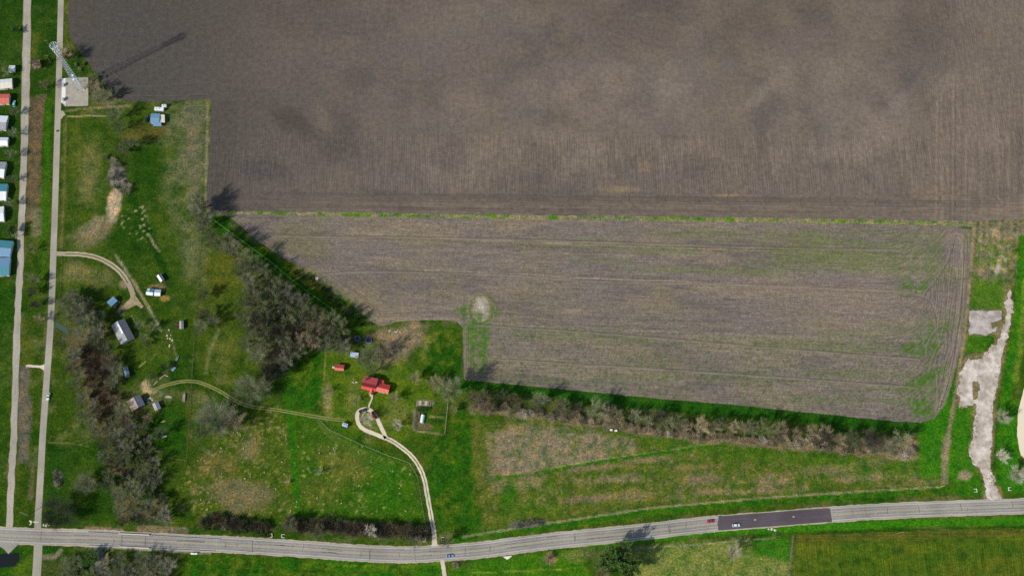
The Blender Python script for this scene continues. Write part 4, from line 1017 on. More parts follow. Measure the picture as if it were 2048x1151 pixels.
# single trees
for x, y, k, rp, lab in (
    (120, 1026, 'dark2', 27, 'large dark bare round tree near the crossroads'), (172, 968, 'olive2', 18, 'round greenish grey tree alone in the corner pasture'),
    (432, 838, 'fine3', 32, 'broad grey bare tree below the grass track'), (415, 862, 'olive1', 20, 'grey green tree at the lower left of the track clump'),
    (470, 848, 'tan0', 19, 'pinkish tan bare tree right of the broad grey one'), (505, 778, 'olive2', 26, 'olive grey tree beside the bend of the grass track'),
    (552, 728, 'dark2', 24, 'dark tree with purple cast south of the wood'), (495, 690, 'grey1', 14, 'small grey tree at the wood edge above the clearing'),
    (400, 655, 'grey0', 14, 'left small grey tree beside the farm fence'), (414, 632, 'dark0', 14, 'dark small tree beside the farm fence'), (430, 645, 'grey2', 12, 'right small grey tree beside the farm fence'), (408, 590, 'olive0', 11, 'small olive tree along the farm fence'),
    (128, 110, 'tan0', 13, 'bare tree just above the mast compound'), (141, 112, 'dark0', 10, 'dark bare tree behind the mast'), (190, 178, 'tan1', 12, 'bare tree on the right of the mast compound'), (215, 190, 'olive0', 11, 'olive tree at the ploughed field corner'), (200, 200, 'grey0', 10, 'grey bare tree below the mast compound corner'),
    (232, 232, 'grey1', 14, 'grey bare tree left of the blue roofed shed'), (240, 255, 'grey0', 13, 'grey bare tree below the shed track'), (262, 288, 'fine0', 13, 'pale grey tree in the north west pasture'), (246, 303, 'olive0', 9, 'low olive tree in the north west pasture'),
    (400, 412, 'fine2', 13, 'grey tree at the ploughed field corner fence'), (395, 438, 'grey0', 12, 'grey tree at the top of the wood'),
    (742, 716, 'olive2', 19, 'large bare tree behind the red roofed house'), (745, 742, 'grey0', 11, 'grey bare tree touching the red roof'), (722, 718, 'tan0', 9, 'tan bare tree beside the pale blue slab roof'),
    (732, 838, 'pale0', 12, 'thin pale tree inside the driveway loop'), (789, 797, 'tan0', 9, 'small tan bush right of the red roofed house'), (795, 850, 'pale1', 9, 'small pale bush left of the garden'),
    (898, 782, 'olive0', 20, 'bare tree at the garden corner'), (868, 768, 'tan1', 14, 'tan tree above the garden'), (830, 758, 'tan0', 11, 'tan bare tree right of the house'), (905, 820, 'tan1', 8, 'small reddish tree right of the garden fence'), (660, 780, 'tan0', 6, 'small pale bush on the lawn left of the house'),
    (1468, 1103, 'pale0', 15, 'pale bare tree below the highway near the white car'), (2003, 836, 'pale1', 13, 'upper pale bare tree between drive and cream yard'), (2002, 912, 'pale0', 12, 'middle pale bare tree beside the concrete drive'), (2034, 950, 'pale1', 16, 'lower pale bare tree near the right edge'),
    (1240, 1110, 'green0', 22, 'dark green tree in the clump below the highway'), (1215, 1122, 'green1', 20, 'left dark green tree of the clump below the highway'), (1262, 1132, 'green0', 20, 'lower dark green tree of the clump below the highway'), (1205, 1150, 'tan0', 14, 'brown bare tree under the dark green clump'),
    (140, 605, 'olive0', 14, 'olive tree left of the blue grey shed'), (162, 618, 'fine0', 15, 'grey tree above the creek pool'), (180, 645, 'olive1', 16, 'olive grey tree left of the grey farmhouse'), (200, 665, 'fine1', 14, 'grey tree beside the grey farmhouse'),
    (279, 650, 'grey0', 9, 'small tree right of the grey farmhouse'), (303, 655, 'olive0', 9, 'small tree beside the dirt bank'), (289, 675, 'grey1', 8, 'thin tree below the grey farmhouse'), (296, 687, 'dark0', 6, 'small dark bush below the grey farmhouse'),
    (296, 838, 'tan0', 9, 'small tan tree below barn and small shed'), (262, 840, 'olive0', 10, 'olive tree below the grey barn'), (322, 865, 'fine0', 13, 'grey heap of brush in the farm junk yard'),
    (330, 735, 'dark1', 6, 'small dark conifer in the farmyard'), (306, 752, 'dark0', 6, 'lower small dark conifer in the farmyard'),
    (575, 965, 'pale0', 4, 'tiny pale bush in the pasture'), (638, 943, 'grey0', 7, 'small grey bush alone in the driveway pasture'), (715, 800, 'tan1', 6, 'small bush on the lawn above the loop'),
    (30, 225, 'olive0', 8, 'olive tree between salmon roof and white roofed home'), (28, 268, 'grey0', 9, 'grey tree between white roofed homes at left edge'), (24, 312, 'olive1', 9, 'olive tree above the broad white and grey home'), (26, 360, 'grey1', 8, 'grey tree below the broad white and grey home'), (22, 408, 'olive0', 8, 'olive tree above the small white roofed home'), (24, 460, 'green0', 9, 'dark green tree above the teal roofed home'), (34, 470, 'pale0', 7, 'pale bare tree beside the gravel road bend'), (12, 145, 'olive1', 8, 'olive tree beside the small white shed'), (30, 60, 'green1', 7, 'green tree left of the gravel road top'),
    (72, 128, 'brown0', 10, 'brown tree beside the gravel road'), (90, 172, 'tan0', 9, 'tan bare tree left of the country road'), (66, 585, 'dark0', 9, 'dark shrub like tree on the creek bank'), (72, 610, 'dark1', 9, 'lower dark tree on the creek bank'), (80, 640, 'tan0', 9, 'tan tree on the creek bank'), (62, 500, 'olive1', 8, 'olive tree beside the gravel road'), (72, 560, 'olive0', 9, 'olive tree between the two roads')):
    plant(x, y, k, rp, lab, None, 1.5 if 'garden corner' in lab else 1.0)
for x, y in scatter([(205, 315), (225, 310), (245, 345), (262, 360), (258, 390), (240, 380), (225, 370)], 12, 8, rs) :
    plant(x, y, pick(['grey0', 'grey1', 'pale0']), rs.uniform(7, 11), '* brush heap above the tan mound in the pasture', 'brush above the tan mound', 1, 'shrub', 'shrub', SHRUB)
for x, y in along([(1030, 1050), (1085, 1044)], 9, 3, 3):
    plant(x, y, 'grey0', 7, 'grey brush on the path north of the highway', 'brush on the roadside path', .8, 'shrub', 'shrub', SHRUB)
for x, y in along([(112, 945), (117, 975)], 5, 3, 3):
    plant(x, y, 'grey1', 7, 'grey brush strip in the corner pasture', 'brush in the corner pasture', .8, 'shrub', 'shrub', SHRUB)
for x, y in along([(180, 160), (215, 178), (240, 198)], 12, 5, 4) + [(150, 130), (160, 140), (165, 128)]:
    plant(x, y, pick(['tan0', 'green0', 'grey1']), 6, '* scrub along the ploughed field beside the mast', 'scrub beside the mast', .9, 'shrub', 'shrub', SHRUB)
for x, y in along([(590, 545), (640, 575), (700, 625), (735, 650)], 16, 6, 6, -4):
    plant(x, y, pick(['green0', 'green1', 'grey0']), rs.uniform(4, 8), '* scrub on the stubble field edge', 'scrub on the stubble field edge', .7, 'shrub', 'shrub', SHRUB)
plant(911, 1131, 'pale0', 8, 'round grey bush south of the highway near the pale drive', None, 1.1, 'shrub', 'shrub', SHRUB)
plant(1100, 1113, 'brown0', 9, 'brown bush on the lawn south of the highway', None, 1, 'shrub', 'shrub', SHRUB)
plant(115, 262, 'green0', 3, 'low green weed clump beside the country road', None, .8, 'shrub', 'shrub', SHRUB)

# ------------------------------------------------------------------ buildings
WALLW = flat_mat('white_wall', (196, 192, 184), .8, .1); WALLG = flat_mat('grey_wall', (140, 136, 128), .85, .15); WALLT = flat_mat('timber_wall', (126, 104, 82), .9, .2)
GLASS, _n, _b = new_mat('window_glass'); _b.inputs['Base Color'].default_value = (.02, .025, .03, 1); _b.inputs['Roughness'].default_value = .08
FRAME = flat_mat('white_trim', (210, 208, 202), .6, .05); DOORM = flat_mat('brown_door', (96, 66, 48), .7, .1)
BLACK = flat_mat('black_rubber', (28, 28, 30), .8, .1); STEEL = flat_mat('galvanised_steel', (196, 202, 206), .45, .1, 2, .5, .3); WOODP = flat_mat('weathered_wood', (132, 120, 104), .9, .2)
R_BLUE = metal_roof('blue_metal_roof', (104, 142, 168)); R_SLATE = metal_roof('slate_metal_roof', (122, 130, 138), (112, 108, 104)); R_GREY = metal_roof('grey_metal_roof', (146, 150, 152), (120, 108, 96))
R_WHITE = metal_roof('white_metal_roof', (218, 222, 222)); R_CREAM = metal_roof('cream_metal_roof', (206, 200, 182)); R_RED = metal_roof('red_metal_roof', (182, 80, 78), (166, 100, 98), .4, .5, .28)
R_REDB = metal_roof('bright_red_roof', (188, 62, 52), (176, 86, 74), .3, .6, .25); R_REDD = metal_roof('maroon_roof', (96, 12, 22), None, .2, .7); R_TEAL = metal_roof('teal_roof', (66, 128, 140)); R_RUST = metal_roof('rusty_roof', (150, 132, 118), (128, 84, 58)); R_SHINGLE = metal_roof('grey_shingle', (112, 112, 116), None, .1, .9, .2); R_PALEB = metal_roof('pale_blue_roof', (164, 182, 200)); R_ORANGE = metal_roof('salmon_roof', (196, 98, 82), (186, 120, 100), .3, .6, .2)

def frame_of(c4, z):
    A, B, C, D = [W(x, y, z) for x, y in c4]
    u = ((B - A) + (C - D)); u.z = 0; u.normalize(); v = Vector((-u.y, u.x, 0))
    cen = (A + B + C + D) / 4; cen.z = 0
    L = ((B - A).length + (C - D).length) / 2; Wd = ((A - D).length + (B - C).length) / 2
    return cen, math.atan2(u.y, u.x), L, Wd

def slab(b, p, th=.12, ul=None):
    """roof sheet: four corner points, thickness downwards, uv in metres"""
    lo = [Vector(q) - Vector((0, 0, th)) for q in p]
    l1 = (Vector(p[1]) - Vector(p[0])).length; l2 = (Vector(p[3]) - Vector(p[0])).length
    b.quad(p, 0, [(0.01, 0.01), (l1, 0.01), (l1, l2), (0.01, l2)]); b.quad(list(reversed(lo)))
    for i in range(4):
        j = (i + 1) % 4; b.quad([p[j], p[i], lo[i], lo[j]])
    return b

def gable(root, c4, eave, ridge, rt, matN, matS, wallm, wins=2, door=True, over=.35):
    """c4: eave corners in the photo, first two along the far eave; rt: ridge position 0 (near eave) to 1 (far eave)"""
    cen, rz, L, Wd = frame_of(c4, eave)
    loc = cen - root.location
    hx, hy = L / 2, Wd / 2; ry = -hy + rt * Wd
    wx, wy = hx - over, hy - over
    def zr(y): return ridge + (eave - ridge) * ((y - ry) / (hy - ry) if y > ry else (ry - y) / (ry + hy))
    b = MB()
    z1, z2 = zr(-wy) - .14, zr(wy) - .14
    ring = lambda x: [(x, -wy, 0), (x, -wy, z1), (x, ry, ridge - .16), (x, wy, z2), (x, wy, 0)]
    b.loft([ring(-wx), ring(wx)]); b.build('wall', wallm, root, loc, rz)
    N = slab(MB(), [(hx, hy, eave), (-hx, hy, eave), (-hx, ry, ridge), (hx, ry, ridge)]).build('roof_panel', matN, root, loc, rz)
    Sp = slab(MB(), [(-hx, -hy, eave), (hx, -hy, eave), (hx, ry, ridge), (-hx, ry, ridge)]).build('roof_panel', matS, root, loc, rz)
    MB().tube((-hx, ry, ridge + .02), (hx, ry, ridge + .02), .09, .09, 5).build('ridge_cap', matN, root, loc, rz)
    for k in range(wins):
        x = -wx + (k + .7) * 2 * wx / (wins + .6)
        for sy in (-1, 1):
            f = MB().box((x, sy * (wy + .03), min(z1, z2) * .6), (1.2, .08, 1.1)).build('window', FRAME, root, loc, rz)
            MB().box((x, sy * (wy + .075), min(z1, z2) * .6), (1.0, .03, .9)).build('pane', GLASS, f)
    if door: MB().box((wx * .55, -wy - .04, 1.0), (.95, .08, 2.0)).build('door', DOORM, root, loc, rz)
    return cen, rz, L, Wd

def leanto(root, c4, zf, zn, mat, posts=3, name='porch_roof'):
    """single-slope roof: far edge at zf, near edge at zn"""
    A, B = W(*c4[0], zf), W(*c4[1], zf); C, D = W(*c4[2], zn), W(*c4[3], zn)
    o = root.location
    slab(MB(), [A - o, D - o, C - o, B - o][::-1] if False else [D - o, C - o, B - o, A - o]).build(name, mat, root)
    for k in range(posts):
        p = D.lerp(C, (k + .15) / max(1, posts - .7)) - o
        q = p.lerp(A.lerp(B, (k + .15) / max(1, posts - .7)) - o, .06)
        MB().tube((q.x, q.y, 0), (q.x, q.y, min(zf, zn) - .1), .08, .08, 5).build('post', WOODP, root)

def house(name, label, cat, c4, eave, ridge, rt, matN, matS, wallm, group=None, **k):
    cen, rz, L, Wd = frame_of(c4, eave)
    r = thing(name, cen, label, cat, group); gable(r, c4, eave, ridge, rt, matN, matS, wallm, **k); return r

# red roofed house
rh = thing('farmhouse', W(740, 772), 'house with bright red metal roofs and a front porch', 'house')
gable(rh, [(727.7, 750.3), (756.6, 756.6), (751.5, 776.5), (723, 770.5)], 4.4, 6.0, .30, R_RED, R_REDD, WALLW, 3)
leanto(rh, [(723.2, 770.8), (751.3, 776.6), (750.3, 783.6), (721.8, 776.2)], 4.15, 2.7, R_REDB, 4)
gable(rh, [(754.5, 763.5), (780.3, 770), (777.2, 786.8), (752, 781.8)], 3.0, 4.5, .42, R_REDB, R_ORANGE, WALLW, 2)
gable(rh, [(737.5, 788), (741, 776), (749.5, 778), (746.5, 789.5)], 2.9, 4.0, .5, R_ORANGE, R_REDB, WALLW, 0)
leanto(rh, [(756, 757.5), (768.5, 760.5), (767, 768.5), (755, 766)], 2.9, 3.1, R_REDB, 0, 'back_roof')
MB().box((0, 0, .55), (.9, .9, 1.7)).build('chimney', flat_mat('brick', (140, 92, 76), .9, .2, 4), rh, W(730, 759, 6.2) - rh.location)
MB().box((0, 0, .15), (2.2, 1.6, .3)).build('step', CONC2, rh, W(743, 790) - rh.location, rz=-.2)
rs_ = house('shed', 'small red roofed shed left of the red roofed house', 'shed', [(670.5, 727.6), (689.3, 728.8), (687.4, 741.6), (669, 738.8)], 2.6, 3.8, .33, R_RED, R_ORANGE, WALLT, wins=1)
MB().box((0, 0, .5), (1.6, 1.1, 1.0)).build('cooler', WALLW, rs_, W(667, 734.5) - rs_.location)
sl = thing('shed', W(709, 709), 'low pale blue slab roof among bare trees behind red house', 'shed')
leanto(sl, [(701, 703), (717.5, 705), (716, 716), (700, 712.5)], 2.5, 2.2, R_PALEB, 2, 'roof_panel'); MB().box((0, 0, 1.0), (4.4, 2.6, 2.0), -.15).build('wall', WALLG, sl)
# grey farmhouse
fh = house('farmhouse', 'grey roofed farmhouse with a long white roof panel', 'house', [(241, 689.5), (224.5, 652.5), (246.5, 634.8), (269.5, 673.5)], 2.9, 4.8, .46, R_GREY, R_SHINGLE, WALLW, wins=3)
cen, rz, L, Wd = frame_of([(241, 689.5), (224.5, 652.5), (246.5, 634.8), (269.5, 673.5)], 2.9)
slab(MB(), [(L * .38, Wd * .10, 4.62), (-L * .12, Wd * .10, 4.62), (-L * .12, -.02 * Wd, 4.98), (L * .38, -.02 * Wd, 4.98)], .1).build('white_roof_panel', R_WHITE, fh, Vector((0, 0, .0)), rz)
house('shed', 'blue grey roofed shed beside the dirt yard', 'shed', [(214.5, 602.5), (227.5, 592), (234.5, 601.5), (221, 614)], 2.4, 3.0, .5, R_BLUE, R_BLUE, WALLG, wins=1)
house('shed', 'small white roofed shed with dark half above the farmyard', 'shed', [(321, 546), (329, 558.5), (321.5, 564.5), (313.5, 552)], 2.2, 2.9, .5, R_SLATE, R_WHITE, WALLG, wins=0)
s3 = house('shed', 'white shed with teal stripe and twin white roof', 'shed', [(309, 578), (321.8, 579), (320.8, 591.5), (308.5, 591.2)], 2.2, 2.8, .5, R_PALEB, R_WHITE, WALLW, wins=1)
s4 = house('shed', 'white shed with tan and teal panels left of its twin', 'shed', [(294, 575.5), (307, 577), (306.5, 591), (292.5, 588.5)], 2.2, 2.9, .42, R_TEAL, R_WHITE, WALLW, wins=1)
slab(MB(), [(-2.0, .3, 2.86), (-.2, .3, 2.86), (-.2, 2.0, 2.52), (-2.0, 2.0, 2.52)][::-1], .05).build('tan_panel', R_CREAM, s4, Vector((0, 0, .12)), frame_of([(294, 575.5), (307, 577), (306.5, 591), (292.5, 588.5)], 2.2)[1])
house('shed', 'small upright grey roofed shed next to the red tractor', 'shed', [(359, 657), (358.6, 641.8), (367, 641.2), (367.5, 657.5)], 2.1, 2.6, .5, R_GREY, R_GREY, WALLT, wins=0)
house('trailer_home', 'blue metal roofed long shed beside the creekside wood', 'shed', [(249.2, 753.5), (247.2, 733.5), (254.5, 731.8), (260.5, 752)], 2.3, 2.7, .5, R_BLUE, R_SLATE, WALLG, wins=1)
house('barn', 'grey and blue roofed barn at the creekside wood edge', 'barn', [(264.5, 824), (254.5, 803.5), (279.5, 787.5), (289.5, 807.5)], 3.2, 5.2, .44, R_RUST, R_SLATE, WALLT, wins=2)
house('shed', 'small grey roofed shed right of the barn', 'shed', [(311.5, 823), (304.5, 808.5), (315.5, 800.5), (321.5, 815)], 2.2, 2.8, .52, R_GREY, R_SLATE, WALLT, wins=0)
# blue shed and its lean-to by the ploughed field
bs = house('shed', 'blue roofed house at the ploughed field corner', 'house', [(301.5, 227), (320, 227), (319, 245.5), (300.8, 245.5)], 2.6, 3.3, .5, R_BLUE, R_BLUE, WALLW, wins=2)
leanto(bs, [(306, 244), (322.5, 244.5), (323, 252.3), (306, 252.3)], 2.75, 2.3, R_BLUE, 3)
bl = thing('shed', W(325, 237), 'cream flat roofed shed touching the blue roofed house', 'shed'); leanto(bl, [(320.6, 229.5), (329.3, 229.5), (329.8, 245), (320.3, 245)], 2.5, 2.3, R_CREAM, 2, 'roof_panel')
MB().box((0, 0, 1.05), (2.6, 4.6, 2.1)).build('wall', WALLW, bl)
def caravan(px, py, L, Wd, rz, label, mat=R_WHITE, name='caravan', cat='caravan'):
    t = thing(name, W(px, py, 1.3) * Vector((1, 1, 0)) if False else Vector((*W(px, py, 2.4).xy, 0)), label, cat, None, rz)
    ring = lambda x, k: [(x, -Wd / 2 * k, .55), (x, -Wd / 2 * k, 2.3), (x, -Wd / 2 * k * .82, 2.6), (x, Wd / 2 * k * .82, 2.6), (x, Wd / 2 * k, 2.3), (x, Wd / 2 * k, .55)]
    MB().loft([ring(-L / 2, .92), ring(-L / 2 + .3, 1), ring(L / 2 - .3, 1), ring(L / 2, .92)]).build('body', mat, t)
    MB().box((-.3, 0, 2.68), (.8, .7, .16)).build('roof_vent', WALLG, t); MB().box((L * .28, 0, 2.66), (.5, .5, .12)).build('skylight', GLASS, t)
    for sy in (-1, 1):
        MB().tube((-.2, sy * (Wd / 2 - .2), .33), (-.2, sy * (Wd / 2 - .02), .33), .33, .33, 12).build('wheel', BLACK, t)
        MB().box((L * .2, sy * (Wd / 2 + .01), 1.6), (1.0, .04, .6)).build('window', GLASS, t)
    MB().tube((L / 2, 0, .5), (L / 2 + 1.2, 0, .45), .06, .06, 5).build('drawbar', STEEL, t)
    return t
caravan(318, 217, 6.6, 2.5, PI - .03, 'long white caravan above the blue roofed house'); caravan(328, 211, 3.2, 2.1, .02, 'short white trailer at the caravan corner')
# homes on the far left edge
HOMES = [([(-14, 160), (24.5, 161.5), (26, 178), (-14, 180)], R_WHITE, R_CREAM, 'pale roofed home above the salmon roof at left edge'),
         ([(-20, 188), (19, 188), (19, 207.5), (-20, 208.5)], R_ORANGE, R_ORANGE, 'salmon red roofed home at the left edge'),
         ([(-16, 230), (18, 229), (20, 257), (-16, 258)], R_WHITE, R_GREY, 'white roofed home below the salmon roof'),
         ([(-16, 274), (17, 276), (19, 291), (-16, 292)], R_WHITE, R_WHITE, 'narrow white roofed home under the hedge'),
         ([(-18, 322), (17, 322), (18, 353), (-18, 354)], R_GREY, R_WHITE, 'broad white and grey roofed home at left edge'),
         ([(-20, 367), (14, 369), (16, 400), (-20, 401)], R_TEAL, R_WHITE, 'white roofed home with teal north side'),
         ([(-22, 416), (11, 417), (14, 445), (-22, 446)], R_WHITE, R_WHITE, 'small white roofed home above the teal block'),
         ([(-14, 478), (26, 480), (26, 511), (-14, 511)], R_TEAL, R_BLUE, 'upper home with dark teal roof beside the gravel road'),
         ([(-14, 516), (25, 516), (24, 552), (-14, 552)], R_BLUE, R_TEAL, 'lower home with blue teal roof beside the gravel road')]
for c4, a, b_, lab in HOMES:
    k_ = random.uniform(-.12, .12); sh_ = random.uniform(-6, -1)
    if 'salmon red' in lab: k_ = sh_ = 0
    c4 = [(x + sh_ + (y - c4[0][1]) * -k_, y + (x - c4[0][0]) * k_) for x, y in c4]
    house('house', lab, 'house', c4, 2.7, 4.0, .5, a, b_, WALLW, 'homes on the left edge', wins=2)
house('shed', 'small white shed left of the gravel road', 'shed', [(18, 131), (30, 131), (30, 143.5), (18, 143.5)], 2.4, 3.4, .5, R_WHITE, R_PALEB, WALLW, wins=1)
house('shed', 'brown tumbledown shed right of the gravel road', 'shed', [(64, 122), (80, 120), (81, 134), (66, 138)], 2.2, 3.2, .5, R_RUST, R_RUST, WALLT, wins=1)

# ------------------------------------------------------------------ lattice mast
MH = 58.0
feet = [Vector((*W(*q).xy, 0)) for q in ((154, 181), (168.6, 178.5), (160, 164))]
mc = sum(feet, Vector()) / 3
mast = thing('lattice_mast', mc, 'tall galvanised three legged lattice mast with antennas', 'mast')
fl_ = [f - mc for f in feet]
def mp(i, z):
    t = z / MH; k = 1 - .62 * t
    return Vector((fl_[i].x * k, fl_[i].y * k, z))
for i in range(3):
    b = MB(); n = 10
    for k in range(n): b.tube(mp(i, MH * k / n), mp(i, MH * (k + 1) / n), .16 - .008 * k, .16 - .008 * (k + 1), 6, cap=False)
    lg = b.build('leg', STEEL, mast); MB().box((fl_[i].x, fl_[i].y, .2), (1.1, 1.1, .4)).build('footing', CONC2, lg)
nb = 22
for k in range(nb):
    z0, z1 = MH * k / nb, MH * (k + 1) / nb; b = MB()
    for i in range(3):
        j = (i + 1) % 3
        b.tube(mp(i, z0), mp(j, z1), .05, .05, 4); b.tube(mp(j, z0), mp(i, z1), .05, .05, 4); b.tube(mp(i, z1), mp(j, z1), .05, .05, 4)
    b.build('brace_bay', STEEL, mast)
ANT = flat_mat('antenna_white', (214, 218, 220), .5, .05)
for lvl, rr_, n in ((MH - 1, 2.6, 12), (MH - 5.5, 2.3, 9), (MH - 10, 1.9, 6)):
    fr = MB()
    for i in range(3):
        a0, a1 = 2 * PI * i / 3, 2 * PI * (i + 1) / 3
        fr.tube((rr_ * math.cos(a0), rr_ * math.sin(a0), lvl), (rr_ * math.cos(a1), rr_ * math.sin(a1), lvl), .08, .08, 4); fr.tube((0, 0, lvl), (rr_ * math.cos(a0), rr_ * math.sin(a0), lvl), .08, .08, 4)
    fr.build('antenna_frame', STEEL, mast)
    for i in range(n):
        a = 2 * PI * i / n + .2; MB().box((math.cos(a) * rr_, math.sin(a) * rr_, lvl + .2), (.3, .45, 2.4), a).build('antenna_panel', ANT, mast)
MB().tube((0, 0, MH), (0, 0, MH + 3), .08, .03, 6).build('whip_antenna', STEEL, mast)
for z, a in ((12, 3.6), (13.5, 2.4), (15, 4.6)):
    MB().lathe([(.05, 0), (.6, .12), (.95, .4)], 16).build('dish', ANT, mast, Vector((math.cos(a) * 2.4, math.sin(a) * 2.4, z)))
b = MB().box((-.2, 0, 11.5), (3.0, 2.4, .2)); b.build('platform', STEEL, mast)
CAB = flat_mat('cabinet_grey', (168, 172, 170), .6, .1)
for x, y, lab in ((127.5, 171, 'upper grey equipment cabinet on the white strip'), (127.2, 200, 'lower grey equipment cabinet on the white strip')):
    t = thing('equipment_cabinet', W(x, y), lab, 'cabinet'); MB().box((0, 0, .15), (1.7, 2.6, .3)).build('plinth', CONC2, t); MB().box((0, 0, 1.2), (1.3, 2.0, 1.8)).build('body', CAB, t); MB().box((.68, 0, 1.2), (.06, .9, 1.5)).build('door', STEEL, t)
gt = thing('gate', W(127.5, 210), 'red barred gate at the foot of the white strip', 'gate', None, -.75); REDM = flat_mat('red_paint', (150, 60, 52), .6)
for z in (.3, .65, 1.0): MB().tube((-2.1, 0, z), (2.1, 0, z), .06, .06, 5).build('bar', REDM, gt)
for x in (-2.15, 2.15): MB().tube((x, 0, 0), (x, 0, 1.3), .09, .09, 6).build('post', STEEL, gt)

# ------------------------------------------------------------------ vehicles
def paint_mat(name, col): return flat_mat(name, col, .3, .04, 1.0, .5)
TAILR = flat_mat('tail_light', (150, 24, 20), .3); HEADL = flat_mat('head_light', (226, 228, 226), .2); RIM = flat_mat('wheel_rim', (170, 172, 174), .4)
def car(px, py, hd, col, label, kind='sedan', cat='car', name='car'):
    """hd: heading in degrees, 0 = right in the photo, 90 = up"""
    L, Wd, H = {'sedan': (4.7, 1.85, 1.45), 'suv': (4.9, 1.95, 1.75), 'pickup': (5.9, 2.05, 1.85)}[kind]
    t = thing(name, Vector((*W(px, py, .8).xy, .0)), label, cat, None, math.radians(hd))
    m = paint_mat(name + '_paint', col); w = Wd / 2; hd_ = H * .56
    ring = lambda x, k, z: [(x, -w * k, .32), (x, -w * k, z * .8), (x, -w * k * .9, z), (x, w * k * .9, z), (x, w * k, z * .8), (x, w * k, .32)]
    body = [ring(-L / 2, .86, hd_ * .9), ring(-L / 2 + .25, .98, hd_), ring(-L * .1, 1, hd_ * 1.02), ring(L * .2, 1, hd_), ring(L / 2 - .5, .96, hd_ * .88), ring(L / 2, .82, hd_ * .72)]
    MB().loft(body).build('body', m, t)
    xa, xb, xc, xd = {'sedan': (-L * .40, -L * .22, L * .02, L * .2), 'suv': (-L * .46, -L * .38, L * .04, L * .2), 'pickup': (-L * .1, -L * .05, L * .13, L * .26)}[kind]
    k = .8; z0 = hd_ - .01
    q = lambda x, kk, z: [(x, -w * kk, z), (x, w * kk, z)]
    top = [(xb, -w * k * .88, H), (xc, -w * k * .88, H), (xc, w * k * .88, H), (xb, w * k * .88, H)]
    slab(MB(), top, .08).build('roof', m, t)
    base = [(xa, -w * .92, z0), (xd, -w * .92, z0), (xd, w * .92, z0), (xa, w * .92, z0)]
    lo = H - .09
    tl = [(p[0], p[1], lo) for p in top]
    MB().quad([base[1], base[2], tl[2], tl[1]]).build('windscreen', GLASS, t); MB().quad([base[3], base[0], tl[0], tl[3]]).build('rear_window', GLASS, t)
    MB().quad([base[0], base[1], tl[1], tl[0]]).build('side_window', GLASS, t); MB().quad([base[2], base[3], tl[3], tl[2]]).build('side_window', GLASS, t)
    if kind == 'pickup':
        b = MB().box((-L * .31, 0, hd_ + .02), (L * .32, Wd * .74, .06)); b.build('cargo_bed', BLACK, t)
        for sy in (-1, 1): MB().box((-L * .31, sy * w * .86, hd_ + .1), (L * .36, .12, .2)).build('bed_side', m, t)
        MB().box((-L * .485, 0, hd_ + .1), (.1, Wd * .8, .2)).build('tailgate', m, t)
    for sx in (-.31, .31):
        for sy in (-1, 1):
            wh = MB().tube((sx * L, sy * (w - .22), .33), (sx * L, sy * (w + .01), .33), .33, .33, 14).build('wheel', BLACK, t)
            MB().tube((sx * L, sy * w, .33), (sx * L, sy * (w + .03), .33), .2, .2, 10).build('rim', RIM, wh)
    for sy in (-1, 1):
        MB().box((L / 2 - .06, sy * w * .6, hd_ * .74), (.12, .38, .14)).build('headlight', HEADL, t); MB().box((-L / 2 + .05, sy * w * .64, hd_ * .78), (.1, .3, .16)).build('tail_light', TAILR, t)
        MB().box((xd - .15, sy * (w + .06), hd_ + .06), (.12, .18, .13)).build('wing_mirror', m, t)
    return t
for o in (car(96.5, 792.5, 262, (206, 214, 216), 'white car driving along the country road', 'sedan'), car(900, 1111, 4, (120, 158, 196), 'light blue car on the highway near the pale driveways', 'sedan'),
          car(1420.5, 1041.5, 186, (176, 34, 58), 'red car on the highway before the dark patch', 'sedan'), car(1472.5, 1049.5, 5, (216, 224, 230), 'white car on the dark asphalt patch', 'suv')): o.location.z = .09
car(726.5, 820, 22, (40, 46, 74), 'dark navy pickup parked on the driveway loop', 'pickup', 'pickup'); car(748.5, 829.5, -58, (146, 24, 40), 'dark red pickup parked on the right of the loop', 'pickup', 'pickup')
car(234, 608, 60, (38, 42, 48), 'black car parked beside the blue grey shed', 'suv'); car(239.5, 624, 38, (52, 58, 66), 'dark pickup parked above the grey farmhouse', 'pickup', 'pickup'); car(293, 238.5, 92, (34, 36, 42), 'black car parked left of the blue roofed house', 'suv')
caravan(690, 848.5, 3.7, 2.3, -.28, 'small white box trailer parked on the lawn', R_PALEB, 'box_trailer', 'trailer')
car(28, 207, 95, (132, 186, 196), 'pale teal vehicle between salmon roofed home and gravel road', 'suv', 'car')
# red tractor
tr = thing('tractor', W(355.5, 650.5), 'small red tractor beside the upright grey shed', 'tractor', None, .1)
MB().loft([[(x, -.4, .6), (x, -.4, z), (x, .4, z), (x, .4, .6)] for x, z in ((-.3, 1.3), (.4, 1.35), (1.5, 1.2), (1.6, 1.05))]).build('bonnet', REDM, tr); MB().box((-.75, 0, .95), (.7, .8, .3)).build('seat', BLACK, tr)
for sy in (-1, 1):
    MB().tube((-.8, sy * .55, .75), (-.8, sy * .95, .75), .75, .75, 16).build('rear_wheel', BLACK, tr); MB().tube((1.2, sy * .5, .42), (1.2, sy * .75, .42), .42, .42, 12).build('front_wheel', BLACK, tr); MB().box((-.8, sy * .75, 1.52), (1.2, .45, .07)).build('fender', REDM, tr)
MB().tube((.1, 0, 1.3), (-.15, 0, 1.6), .04, .04, 5).build('steering_column', BLACK, tr)

